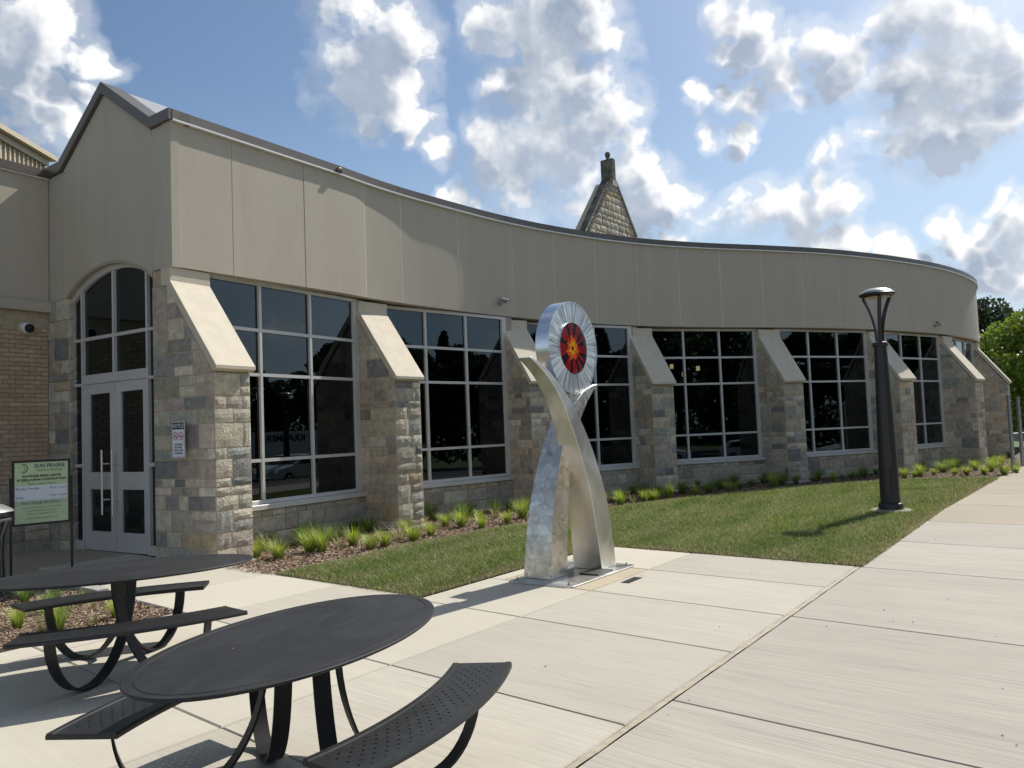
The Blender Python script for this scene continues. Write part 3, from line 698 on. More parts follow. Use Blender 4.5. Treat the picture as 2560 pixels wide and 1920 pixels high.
# ---- gabled entrance ------------------------------------------------------
def G3(u, z, d): return W3(C0 - GD * u + GN * (-d), z)       # d > 0 towards the viewer
GUW = 3.37; PK, VR, VL = 1.667, .453, 2.88
def gtop(u):
    base = lambda x: 6.30 - .05 * x
    if u <= VR or u >= VL: return base(u)
    return base(VR) + (7.13 - base(VR)) * (u - VR) / (PK - VR) if u < PK else 7.13 + (base(VL) - 7.13) * (u - PK) / (VL - PK)
AU0, AU1, AZ, ARISE = .47, 2.77, 4.11, .37
AC = (AU0 + AU1) / 2; AH = (AU1 - AU0) / 2; AR = (AH * AH + ARISE * ARISE) / (2 * ARISE)
def arch(u, off=0.0):
    x = u - AC; rr = AR + off
    return AZ + ARISE - AR + math.sqrt(max(0, rr * rr - x * x))
def wall_piece(u0, u1, zlo, zhi, name='facade_panel', m='stucco', d0=-.13, d1=0.0, n=14):
    us = [u0 + (u1 - u0) * i / n for i in range(n + 1)]
    lo = [(u, zlo(u)) for u in us]; hi = [(u, zhi(u)) for u in us][::-1]
    out = [q for k, q in enumerate(lo + hi)]
    return MB().prism(out, G3, d0, d1).obj(name, M[m], lib)
def zarch(u): return arch(u) if AU0 < u < AU1 else (4.20 if u <= AU0 else 4.08)
gj = .004
cuts = [(0.0, VR), (VR, PK), (PK, VL), (VL, GUW)]
for i, (a_, b_) in enumerate(cuts):
    wall_piece(a_ + (gj if i else 0), b_ - gj, zarch, lambda u: min(6.14 if VR < u < VL else 9, gtop(u)), n=18)
wall_piece(VR + gj, PK - gj, lambda u: 6.146, gtop); wall_piece(PK + gj, VL - gj, lambda u: 6.146, gtop)
MB().prism([(.002, 4.60), (GUW - .002, 4.60), (GUW - .002, 6.08), (VL, 6.1), (PK, 7.05), (VR, 6.2), (.01, 6.2)], G3, -.12, -.003).obj('sealant_joint', M['joint'], lib)
# arch soffit and trim ring
def ring(mb, o0, o1, d0, d1, n=26):
    for i in range(n):
        ua = AU0 + (AU1 - AU0) * i / n; ub = AU0 + (AU1 - AU0) * (i + 1) / n
        def pt(u, off):
            x = (u - AC) / AR; ang = math.asin(max(-1, min(1, x))); rr = AR + off
            return (AC + rr * math.sin(ang), AZ + ARISE - AR + rr * math.cos(ang))
        mb.prism([pt(ua, o0), pt(ub, o0), pt(ub, o1), pt(ua, o1)], G3, d0, d1)
    return mb
ring(MB(), -.001, .05, -.22, -.132).obj('arch_soffit', M['soffit'], lib)
ring(MB(), -.012, .030, -.13, .004).obj('arch_trim', M['soffit'], lib)
# stone piers of the entrance
pier = MB(); pier.prism([(AU1, 0), (GUW, 0), (GUW, 4.08), (AU1, 4.08)], G3, -.40, -.012); pier.prism([(.20, 0), (AU0, 0), (AU0, 4.19), (.20, 4.19)], G3, -.40, -.20)
pier = pier.obj('entrance_wall', M['mortar'], lib)
cs = courses(.03, 4.08, 5)
ashlar(pier, 0, GUW - AU1, cs, lambda s, z, d: G3(AU1 + s, z, d), (), .008, seed=41, maxw=.45)
ashlar(pier, 0, .13, cs, lambda s, z, d: G3(AU1 - .012 - d, z, -.01 - s), (), .008, seed=42, maxw=.32)
ashlar(butts[0], 0, .24, GC_[:0] or courses(3.95, 4.19, 3), lambda s, z, d: G3(.23 + s, z, .004 + d), (), .008, seed=43)
for seed, (z0, z1) in enumerate([(.03, 3.95)]):
    ashlar(pier, 0, .35, courses(z0, z1, 61), lambda s, z, d: G3(AU0 + .012 + d, z, -.20 - s), (), .006, seed=44 + seed)
# gable coping
def cop(u0, z0, u1, z1, name='coping_section', th=.16, lo=.0):
    MB().prism([(u0, z0 + lo), (u1, z1 + lo), (u1, z1 + th), (u0, z0 + th)], G3, -.30, .06).obj(name, M['coping'], lib)
b_ = lambda u: 6.30 - .05 * u
cop(-.05, b_(0) + .01, VR - .02, b_(VR) + .01); cop(VR - .018, b_(VR) + .01, PK, 7.14, th=.175); cop(PK + .001, 7.14, VL + .02, b_(VL) + .01, th=.175); cop(VL + .022, b_(VL) + .01, GUW + .06, b_(GUW) + .01)
# small gable roof running back
def GR(u, z, d): return G3(u, z, -d)
gr = MB(); gr.prism([(VR - .05, 6.36), (PK, 7.28), (VL + .05, 6.24), (VL + .05, 6.16), (PK, 7.16), (VR - .05, 6.28)], GR, .29, 3.6)
gr.obj('gable_roof', M['roof_metal'], lib)
# storefront set back in the arch
DD = -.13
def D3(u, z, d): return G3(u, z, DD + d)
door = MB()
def bar(mb, u0, u1, z0, z1, d0=-.05, d1=.05): mb.prism([(u0, z0), (u1, z0), (u1, z1), (u0, z1)], D3, d0, d1)
hf = lambda u, o: 4.395 + o - .245 * (u - 1.5) ** 2 - (.0 if u > 1.5 else .02 * (u - 1.5) ** 2)
bar(door, 2.755, 2.83, .09, 4.05); bar(door, 2.495, 2.535, .09, hf(2.5, .02)); bar(door, .745, .79, .09, hf(.76, .02)); bar(door, .40, .475, .09, 4.1)
bar(door, 1.615, 1.66, 2.79, hf(1.6, .02))
bar(door, .791, 1.614, 3.365, 3.415, -.05, .045); bar(door, 1.661, 2.494, 3.365, 3.415, -.05, .045); bar(door, .791, 2.494, 2.675, 2.82, -.05, .045)
for z0, z1 in ((.09, .23), (1.375, 1.429), (2.655, 2.70), (3.365, 3.41)):
    bar(door, 2.536, 2.754, z0, z1, -.05, .043); bar(door, .476, .744, z0, z1, -.05, .043)
for i in range(34):                                           # curved head
    ua = .40 + 2.43 * i / 34; ub = .40 + 2.43 * (i + 1) / 34
    door.prism([(ua, hf(ua, 0)), (ub, hf(ub, 0)), (ub, hf(ub, .16)), (ua, hf(ua, .16))], D3, -.05, .052)
dw = door.obj('entrance_glazing', M['alu'], lib)
def gl_(u0, u1, z0, z1, par=dw, top=None):
    poly = [(u0, z0), (u1, z0), (u1, z1), (u0, z1)] if top is None else [(u0, z0), (u1, z0)] + [(u1 + (u0 - u1) * k / 6, top(u1 + (u0 - u1) * k / 6)) for k in range(7)]
    return MB().prism(poly, D3, -.008, 0).obj('pane', M['glass'], par)
hh = lambda u: hf(u, .01)
for u0, u1 in ((2.536, 2.754), (.476, .744)):
    for z0, z1 in ((.231, 1.374), (1.43, 2.654), (2.701, 3.364)): gl_(u0, u1, z0, z1)
    gl_(u0, u1, 3.411, 0, dw, hh)
for u0, u1 in ((.791, 1.614), (1.661, 2.494)):
    gl_(u0, u1, 2.821, 3.364); gl_(u0, u1, 3.416, 0, dw, hh)
for u0, u1, hx in ((.797, 1.635, 1.60), (1.645, 2.49, 1.875)):
    lf = MB()
    def lb(a, b, z0, z1): lf.prism([(a, z0), (b, z0), (b, z1), (a, z1)], D3, -.02, .03)
    gu0, gu1 = (.91, 1.49) if u0 < 1.2 else (1.775, 2.346)
    lb(u0, gu0, .10, 2.67); lb(gu1, u1, .10, 2.67); lb(gu0, gu1, .10, .389); lb(gu0, gu1, 1.034, 1.296); lb(gu0, gu1, 2.512, 2.67)
    leaf = lf.obj('door', M['alu'], lib)
    for z0, z1 in ((.390, 1.033), (1.297, 2.511)): gl_(gu0, gu1, z0, z1, leaf)
    hd = MB(); pc = [D3(hx, z, .11) for z in (.654, 1.64)]; hd.tube(pc, .017, 10)
    for z in (.883, 1.426): hd.tube([D3(hx, z, .11), D3(hx - .07 if u0 > 1.2 else hx - .03, z, .03)], .011, 8)
    hd.obj('handle', M['steel'], leaf, smooth=True)
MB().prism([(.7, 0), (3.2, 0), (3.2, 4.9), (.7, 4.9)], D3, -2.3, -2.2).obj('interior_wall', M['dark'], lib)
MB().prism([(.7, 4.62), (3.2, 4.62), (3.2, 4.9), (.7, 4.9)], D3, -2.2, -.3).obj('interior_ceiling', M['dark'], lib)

# ---- brick wing on the left ----------------------------------------------
WD = Vector((-.51, -.86)).normalized(); WN = Vector((.86, -.51)).normalized(); W0 = Vector((-7.56, 13.14))
def L3(u, z, d): return W3(W0 + WD * u + WN * d, z)
bw = MB().prism([(-.3, 1.16), (5.5, 1.16), (5.5, 3.90), (-.3, 3.90)], L3, -.3, -.010).obj('brick_wall', M['brick_mortar'], lib)
BP = [(.50, .37, .25), (.53, .40, .27), (.47, .345, .23), (.51, .37, .245), (.55, .42, .285)]
brick_meshes = []
for i in range(3):
    w_, h_ = (.194, .094, .194)[i], .0605
    mb = MB(); e = .004
    vs = [(0, 0, 0), (w_, 0, 0), (w_, 0, h_), (0, 0, h_)]
    mb.v = [(0, .01, 0), (w_, .01, 0), (w_, .01, h_), (0, .01, h_), (0, -.004, 0), (w_, -.004, 0), (w_, -.004, h_), (0, -.004, h_),
            (e, -.008, e), (w_ - e, -.008, e), (w_ - e, -.008, h_ - e), (e, -.008, h_ - e)]
    mb.f = [(0, 1, 5, 4), (1, 2, 6, 5), (2, 3, 7, 6), (3, 0, 4, 7), (4, 5, 9, 8), (5, 6, 10, 9), (6, 7, 11, 10), (7, 4, 8, 11), (8, 9, 10, 11)]
    brick_meshes.append(mb.mesh('brick', M['brick']))
ang = math.atan2(WD.y, WD.x); cnt = 0
rows = int((3.90 - 1.16) / .0705)
for r_ in range(rows):
    z = 1.165 + r_ * .0712; off = 0.0 if r_ % 2 else -.102; u = off + .004
    while u < 1.55 and cnt < 298:
        me = brick_meshes[0]; u0 = u
        if u < 0: me = brick_meshes[1]; u0 = .004
        if z + .06 < 3.90:
            o = bpy.data.objects.new('brick', me); COL.objects.link(o)
            q = L3(u0 + (0.194 if me is brick_meshes[0] else .094), z, 0)
            o.matrix_world = Matrix.Translation(q) @ Matrix.Rotation(ang + math.pi, 4, 'Z')
            o.parent = bw; o.matrix_parent_inverse = bw.matrix_world.inverted()
            c = rnd.choice(BP); kk = rnd.uniform(.9, 1.1); o.color = (c[0] * kk, c[1] * kk, c[2] * kk, 1); cnt += 1
        u = (u0 + (.194 if me is brick_meshes[0] else .094)) + .010
sb = MB().prism([(-.3, 0), (5.5, 0), (5.5, 1.155), (-.3, 1.155)], L3, -.3, .02).obj('stone_base', M['mortar'], lib)
ashlar(sb, 0, 2.2, courses(.03, 1.15, 91), lambda s, z, d: L3(s, z, .032 + d), (), .010, seed=51, minw=.3, maxw=.8)
MB().prism([(-.0, 3.905), (5.5, 3.905), (5.5, 4.075), (0, 4.075)], L3, -.3, .10).obj('trim_band', M['stucco'], lib)
MB().prism([(-.0, 4.08), (5.5, 4.08), (5.5, 6.10), (0, 6.10)], L3, -.3, .04).obj('facade_panel', M['stucco'], lib)
MB().prism([(-.0, 6.103), (5.5, 6.103), (5.5, 6.125), (0, 6.125)], L3, -.3, .085).obj('drip_edge', M['drip'], lib)
MB().prism([(-.05, 6.127), (5.5, 6.127), (5.5, 6.26), (-.05, 6.26)], L3, -.35, .10).obj('coping_section', M['coping'], lib)

# ---- write the stones out: the 300 largest in view singly, the rest joined per wall
STONES.sort(key=lambda q: -q[4])
for par, V, F, c, w in STONES[:300]:
    me = bpy.data.meshes.new('stone'); me.from_pydata([tuple(v) for v in V], [], F); me.materials.append(M['stone'])
    bm = bmesh.new(); bm.from_mesh(me); bmesh.ops.recalc_face_normals(bm, faces=bm.faces); bm.to_mesh(me); bm.free()
    o = bpy.data.objects.new('stone', me); COL.objects.link(o); o.parent = par; o.matrix_parent_inverse = par.matrix_world.inverted(); o.color = (*c, 1)
rest = {}
for par, V, F, c, w in STONES[300:]: rest.setdefault(par.name, (par, []))[1].append((V, F, c))
for par, lst in rest.values():
    mb = MB(); cols = []
    for V, F, c in lst: mb.add(V, F); cols += [(*c, 1)] * len(V)
    me = mb.mesh('stonework', M['stone_v']); at = me.color_attributes.new('Col', 'FLOAT_COLOR', 'POINT')
    at.data.foreach_set('color', np.array(cols, np.float32).ravel())
    o = bpy.data.objects.new('stonework', me); COL.objects.link(o); o.parent = par; o.matrix_parent_inverse = par.matrix_world.inverted(); o['kind'] = 'stuff'
print('stones', len(STONES))

# ---- pendants inside ------------------------------------------------------
for i, (k, s, dep, z) in enumerate([(4, 1.5, 1.6, 3.25), (4, 2.0, 2.2, 3.40), (4, 2.65, 1.8, 3.3), (4, 2.75, 2.8, 3.2), (5, .95, 1.8, 3.0), (5, 1.45, 2.4, 2.98), (5, 1.55, 1.6, 2.85), (5, 2.0, 2.0, 2.95), (5, 2.3, 1.5, 2.88)]):
    t = V2(BAYA[k]); q = L[k] + t * s - out2(t) * dep
    e_ = empty('pendant_lamp', (q.x, q.y, z), group='pendant lamps inside the library', cat='pendant lamp',
               label='small lit square pendant lamp seen through the %s window from the entrance' % ('fourth' if k == 4 else 'fifth'))
    MB().box((q.x, q.y, z), (.09, .09, .13)).obj('lamp_shade', M['pendant'], e_); MB().tube([(q.x, q.y, z + .065), (q.x, q.y, 4.5)], .006, 5).obj('cord', M['text_black'], e_)

# ================================================================== ground
U2 = Vector((.578, .816)).normalized(); Q2 = Vector((.745, -.667)).normalized(); P0 = Vector((.73, 8.51))
def AB(a, b): return P0 + U2 * a + Q2 * b
def sheet(name, pts, z, m, **k):
    o = MB().add([(x, y, z) for x, y in pts], [tuple(range(len(pts)))]).obj(name, M[m] if isinstance(m, str) else m); return tag(o, **k)
def terrain(x, y):
    q = Vector((x, y)) - P0; den = U2.x * Q2.y - U2.y * Q2.x
    a_ = (q.x * Q2.y - q.y * Q2.x) / den; b_ = (U2.x * q.y - U2.y * q.x) / den
    s1 = max(0, min(1, (b_ - 7.6) / 9)); s2 = max(0, min(1, (a_ - 22) / 16))
    return -.14 - .95 * s1 * s1 * (3 - 2 * s1) - 1.3 * s2 * s2 * (3 - 2 * s2)
gx = [-600, -300, -150, -80, -50, -35] + list(range(-24, 81, 4)) + [100, 150, 300, 600]
gm = MB(); gm.v = [(x, y, terrain(x, y)) for y in gx for x in gx]
gm.f = [(j * len(gx) + i, j * len(gx) + i + 1, (j + 1) * len(gx) + i + 1, (j + 1) * len(gx) + i) for j in range(len(gx) - 1) for i in range(len(gx) - 1)]
tag(gm.obj('ground', M['turf_far'], smooth=True), kind='structure')
pav = sheet('pavement', [tuple(AB(*q)) for q in ((-16, -16), (-16, 7.4), (40, 7.4), (40, 2.0), (2.7, 2.0), (2.7, -1.5), (-1.1, -1.5), (-1.1, -14), (-4, -16))], -.035, 'gapfill', kind='structure')
def zr(q):
    b = (U2.x * (q.y - P0.y) - U2.y * (q.x - P0.x)) / (U2.x * Q2.y - U2.y * Q2.x)
    return .09 * max(0, min(1, (-5.0 - b) / 2.5))
def slab(a0, a1, b0, b1, m, g=.0045, poly=None):
    gb = g * 1.5
    pts = poly or [AB(a0 + g, b0 + gb), AB(a1 - g, b0 + gb), AB(a1 - g, b1 - gb), AB(a0 + g, b1 - gb)]
    mb = MB(); n = len(pts); c = sum((q for q in pts), Vector((0, 0))) / n
    ins = [q + (c - q).normalized() * .012 for q in pts]
    mb.v = [tuple(W3(q, -.12)) for q in pts] + [tuple(W3(q, zr(q) - .008)) for q in pts] + [tuple(W3(q, zr(q))) for q in ins]
    for i in range(n): j = (i + 1) % n; mb.f += [(i, j, n + j, n + i), (n + i, n + j, 2 * n + j, 2 * n + i)]
    mb.f.append(tuple(range(2 * n, 3 * n))); return mb.obj('paving_slab', M[m], pav)
SEAL = 2.11
A_ = [-8.8, -7.4, -5.9, -4.4, -2.97, -1.285, 0, 1.35, 2.66]
for i in range(len(A_) - 1):
    slab(A_[i], A_[i + 1], 0, SEAL - .023, 'conc_mid')
    if A_[i] < 2.6 and A_[i] >= -1.3:
        if A_[i] == 0: slab(A_[i], A_[i + 1], -1.22, 0, 'conc_tan')
        else: slab(A_[i], A_[i + 1], -1.43 if A_[i] < 0 else -1.22, 0, 'conc_new')
for a0, a1 in ((0, 1.35), (1.35, 2.66)): slab(a0, a1, -1.42, -1.22, 'conc_new', g=.002)
BL2 = [-9.0, -7.4, -5.6, -4.3, -2.85, -1.43, 0]
A2 = [-8.8, -7.4, -5.9, -4.4, -2.97, -1.16]
for i in range(len(A2) - 1):
    for j in range(len(BL2) - 1):
        b0, b1 = BL2[j], BL2[j + 1]
        if A2[i] < -3.0 and b1 <= -2.85 + .01:
            continue
        slab(A2[i], A2[i + 1] if not (j == 5 and i == 4) else -1.285, b0, b1, 'conc_old' if b1 < -7 else 'conc_new' if (i * 3 + j) % 4 else 'conc_mid')
# walk up to the door (older, browner by the threshold), strip beside the bed
slab(-2.97, -1.16, -10.6, -9.0, 'conc_old'); slab(-4.6, -2.97, -10.6, -8.6, 'conc_old'); slab(-4.6, -2.97, -8.6, -6.9, 'conc_old'); slab(-8.8, -4.6, -10.6, -6.9, 'conc_old')
for b0, b1 in ((-3.27, -2.85),): slab(-4.4, -3.05, b0, b1, 'conc_new'); slab(-5.9, -4.4, b0, b1, 'conc_new'); slab(-8.8, -5.9, b0, b1, 'conc_new')
# sidewalk on the right
ra = [-12, -9.5, -7.0, -4.6, -2.45, 0, 2.64, 4.78, 7.15, 9.9, 12.3, 15, 18, 21, 24, 28, 33, 40]
for i in range(len(ra) - 1):
    m = 'conc_old' if ra[i] >= 7.1 else 'conc_walk'
    if ra[i] < 9: slab(ra[i], ra[i + 1], SEAL + .023, 5.0, m)
    else:
        d0 = .10 * (ra[i] - 9) / 3.0; d1 = .10 * (ra[i + 1] - 9) / 3.0
        slab(0, 0, 0, 0, m, poly=[AB(ra[i] + .005, SEAL + .023 + d0), AB(ra[i + 1] - .005, SEAL + .023 + d1), AB(ra[i + 1] - .005, 5.0), AB(ra[i] + .005, 5.0)])
    if ra[i] < 5: slab(ra[i], ra[i + 1], 5.01, 7.4, m)
ts = MB()
for i in range(60):
    a0 = -9 + i * .195; j0, j1 = .0035 * math.sin(i * 2.1), .0035 * math.sin((i + 1) * 2.1)
    vs = [AB(a0, SEAL - .0225 + j0), AB(a0 + .195, SEAL - .0225 + j1), AB(a0 + .195, SEAL + .0225 - j1), AB(a0, SEAL + .0225 - j0)]
    ts.add([W3(vs[0], -.004), W3(vs[1], -.004), W3(vs[2], -.004), W3(vs[3], -.004)], [(0, 1, 2, 3)])
ts.obj('joint_sealant', M['tan_seal'], pav)
# street beyond the kerb on the right
rd = MB(); cols_ = [16 + i * 2.0 for i in range(22)]; rws = [-60 + i * 6 for i in range(26)]
rd.v = [(*AB(a_, b_), terrain(*AB(a_, b_)) + .02) for a_ in rws for b_ in cols_]
rd.f = [(j * 22 + i, j * 22 + i + 1, (j + 1) * 22 + i + 1, (j + 1) * 22 + i) for j in range(25) for i in range(21)]
tag(rd.obj('road', M['asphalt'], smooth=True), kind='structure')
kb = MB().prism([tuple(AB(*q)) for q in ((-30, 7.41), (60, 7.41), (60, 7.56), (-30, 7.56))], lambda a, b, d: (a, b, d), -.13, .0)
tag(kb.obj('kerb', M['conc_kerb']), kind='structure')

# ---- lawn -----------------------------------------------------------------
ME = [(-3.05, 10.25), (-2.33, 11.25), (-1.79, 12.4), (-1.17, 13.12), (-0.64, 13.77), (0.21, 14.65), (1.1, 15.75), (2.04, 16.96), (3.8, 18.4), (5.9, 19.7), (7.6, 20.5), (9.41, 21.02), (11.0, 21.0), (12.2, 20.56)]
lawn_poly = [tuple(AB(-1.15, -1.44)), tuple(AB(2.67, -1.44)), tuple(AB(2.67, 2.145)), tuple(AB(9.0, 2.15)), tuple(AB(12.3, 2.265)), tuple(AB(16.2, 2.395))] + ME[::-1] + []
lawn_poly = [(-1.02, 8.52)] + lawn_poly[1:]
sheet('lawn', lawn_poly, .004, 'soil', kind='structure')
bed_poly = ME + [tuple(AB(22, 2.59)), (18.2, 29.5), (16.9, 29.9), (14.2, 27), (10.4, 24.4), (6.8, 22.8), (3.0, 21.0), (-.3, 18.3), (-2.9, 15.2), (-4.9, 11.9), (-3.95, 10.85), (-3.3, 10.38)]
sheet('mulch_bed', bed_poly, -.002, 'mulch', kind='structure')
BP2 = [tuple(AB(*q)) for q in ((-3.05, -3.27), (-3.05, -5.1), (-3.35, -6.0), (-4.4, -6.6), (-8.8, -6.6), (-8.8, -3.27))]
sheet('mulch_bed', BP2, -.002, 'mulch', kind='structure')
# low concrete kerb behind the second bed
kk = MB(); kk.prism([tuple(AB(*q)) for q in ((-2.99, -5.0), (-2.99, -6.2), (-4.3, -6.85), (-8.8, -6.85), (-8.8, -6.62), (-4.4, -6.62), (-3.2, -6.05), (-3.14, -5.0))], lambda a, b, d: (a, b, d), -.1, .07)
tag(kk.obj('concrete_kerb', M['conc_kerb'], bevel=.01), label='low grey concrete kerb curving round the back of the small mulch bed', cat='kerb')
nprs = np.random.RandomState(5)
def inside(poly, X, Y):
    c = np.zeros(X.shape, bool); n = len(poly); j = n - 1
    for i in range(n):
        xi, yi = poly[i]; xj, yj = poly[j]
        m = ((yi > Y) != (yj > Y)) & (X < (xj - xi) * (Y - yi) / (yj - yi + 1e-12) + xi); c ^= m; j = i
    return c
def scatter(poly, n, sel=None):
    P_ = np.array(poly); lo, hi = P_.min(0), P_.max(0); out = []
    tot = 0
    while tot < n:
        X = nprs.uniform(lo[0], hi[0], n); Y = nprs.uniform(lo[1], hi[1], n); m = inside(poly, X, Y)
        if sel is not None: m &= nprs.rand(n) < sel(X, Y)
        out.append(np.c_[X[m], Y[m]]); tot += m.sum()
    return np.concatenate(out)[:n]
def wave(X, Y, s, ph=0.0):
    return (np.sin(X * s + 1.3 * np.sin(Y * s * .7 + ph) + ph) * np.sin(Y * s * 1.1 + 1.7 * np.sin(X * s * .6 - ph)) + .5 * np.sin(X * s * 2.3 - Y * s * 1.9 + ph * 2) + .3 * np.sin(X * s * 4.9 + Y * s * 5.3)) / 1.8
def edge_dist(poly, X, Y):
    D = np.full(X.shape, 9.0); n = len(poly)
    for i in range(n):
        ax_, ay = poly[i]; bx, by = poly[(i + 1) % n]; dx, dy = bx - ax_, by - ay
        t = np.clip(((X - ax_) * dx + (Y - ay) * dy) / (dx * dx + dy * dy), 0, 1); D = np.minimum(D, np.hypot(X - ax_ - t * dx, Y - ay - t * dy))
    return D
def grass_blades(name, XY, hgt, wid, C, lean=.5, flat=.35):
    """two-segment tapered blades, one mesh"""
    n = len(XY); an = nprs.uniform(0, 2 * np.pi, n); h = hgt * nprs.uniform(.6, 1.25, n); w = wid * nprs.uniform(.7, 1.3, n)
    ln = nprs.uniform(.1, lean, n) * h; la = nprs.uniform(0, 2 * np.pi, n)
    px, py = np.cos(an) * w / 2, np.sin(an) * w / 2; x, y = XY[:, 0], XY[:, 1]; lx, ly = np.cos(la) * ln, np.sin(la) * ln
    z0 = np.zeros(n) + .002
    V = np.stack([np.c_[x - px, y - py, z0], np.c_[x + px, y + py, z0], np.c_[x + px * .8 + lx * .35, y + py * .8 + ly * .35, z0 + h * .6],
                  np.c_[x - px * .8 + lx * .35, y - py * .8 + ly * .35, z0 + h * .6], np.c_[x + lx * 1.3, y + ly * 1.3, z0 + h * .95], np.c_[x + lx * 1.3 + px * .1, y + ly * 1.3 + py * .1, z0 + h * .95]], 1).reshape(-1, 3)
    b = np.arange(n)[:, None] * 6; F = np.concatenate([b + [0, 1, 2, 3], b + [3, 2, 5, 4]])
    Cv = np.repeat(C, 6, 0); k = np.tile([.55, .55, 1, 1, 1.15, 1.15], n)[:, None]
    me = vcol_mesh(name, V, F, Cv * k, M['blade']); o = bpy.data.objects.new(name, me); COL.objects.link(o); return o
LP = lawn_poly
def dens_l(X, Y): return np.clip((11.5 / np.hypot(X, Y)) ** 2.0, .14, 1)
LPX = [(-1.03, 8.48)] + [tuple(AB(*q)) for q in ((2.63, -1.41), (2.63, 2.12), (2.6, 2.175), (9.0, 2.185), (12.3, 2.30), (16.2, 2.43))] + ME[::-1]
XY = scatter(LPX, 250000, dens_l); ed = edge_dist(LP, XY[:, 0], XY[:, 1]); dist = np.hypot(XY[:, 0], XY[:, 1])
t1 = np.clip(.5 + .5 * wave(XY[:, 0], XY[:, 1], 1.1), 0, 1)[:, None]; t2 = np.clip(.5 + .8 * wave(XY[:, 0] * .7 + XY[:, 1] * .7, XY[:, 1] * 2.2 - XY[:, 0] * 2.2, 1.3, 2.0), 0, 1)[:, None]
g1, g2, br, lt = np.array([.14, .215, .035]), np.array([.22, .30, .055]), np.array([.42, .37, .19]), np.array([.33, .36, .14])
C = g1 * (1 - t1) + g2 * t1; C = C * (1 - .62 * t2) + lt * .62 * t2
dry = (nprs.rand(len(XY)) < (.10 + .22 * t2[:, 0] + .55 * np.exp(-ed / .14)))[:, None]; C = np.where(dry, br * nprs.uniform(.7, 1.2, (len(XY), 1)), C) * nprs.uniform(.5, 1.45, (len(XY), 1))
hgt = (.050 + .020 * t1[:, 0] + .02 * nprs.rand(len(XY)) ** 3) * (.65 + .35 * np.clip(ed / .25, 0, 1)); gw = .0048 * np.clip(dist / 10.5, 1, 2.6)
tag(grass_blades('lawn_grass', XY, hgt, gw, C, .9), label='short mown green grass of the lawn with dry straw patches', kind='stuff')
# bark chips
def chip_mesh(name, poly, n, s=1.0, sel=None):
    XY = scatter(poly, n, sel); k = len(XY); an = nprs.uniform(0, np.pi, k); l = nprs.uniform(.018, .055, k) * s; w = nprs.uniform(.006, .016, k) * s; ti = nprs.uniform(-.5, .5, k)
    ux, uy = np.cos(an), np.sin(an); z = nprs.uniform(.004, .030, k); dz = ti * l / 2
    def pt(a_, b_): return np.c_[XY[:, 0] + ux * l / 2 * a_ - uy * w / 2 * b_, XY[:, 1] + uy * l / 2 * a_ + ux * w / 2 * b_, z + dz * a_ + np.abs(b_) * 0 + b_ * w * .2]
    V = np.stack([pt(-1, -.6), pt(1, -1), pt(.8, 1), pt(-1, .8)], 1).reshape(-1, 3); F = np.arange(4 * k).reshape(-1, 4)
    base = np.array([[.20, .125, .075], [.12, .075, .05], [.34, .25, .17], [.26, .17, .10], [.075, .05, .035], [.42, .34, .26]]); pr = [.24, .17, .20, .19, .06, .14]
    C = base[nprs.choice(6, k, p=pr)] * nprs.uniform(.8, 1.2, (k, 1))
    me = vcol_mesh(name, V, F, np.repeat(C, 4, 0), M['chip']); o = bpy.data.objects.new(name, me); COL.objects.link(o); return o
tag(chip_mesh('bark_mulch', bed_poly, 42000, 1.15, lambda X, Y: np.clip((13 / np.hypot(X, Y)) ** 2.2, .06, 1)), label='brown shredded bark mulch in the long bed along the wall', kind='stuff')
tag(chip_mesh('bark_mulch', BP2, 34000, .9), label='brown shredded bark mulch in the small bed behind the tables', kind='stuff')
# crumbs and bits on the paving
XYb = scatter([tuple(AB(*q)) for q in ((-6, -1), (-6, 5), (12, 5), (12, 2.1), (2.6, 2.1), (2.6, 0))], 60)
lit = MB()
for x, y in XYb:
    r_ = rnd.uniform(.003, .008); an = rnd.uniform(0, 3.1); lit.add([(x + r_ * 1.6 * math.cos(an), y + r_ * 1.6 * math.sin(an), .003), (x - r_ * math.sin(an), y + r_ * math.cos(an), .008), (x - r_ * 1.6 * math.cos(an), y - r_ * 1.6 * math.sin(an), .003), (x + r_ * math.sin(an), y - r_ * math.cos(an), .005)], [(0, 1, 2, 3)])
tag(lit.obj('seed_litter', M['bark']), label='small dark seeds and leaf bits scattered on the pale paving', kind='stuff')

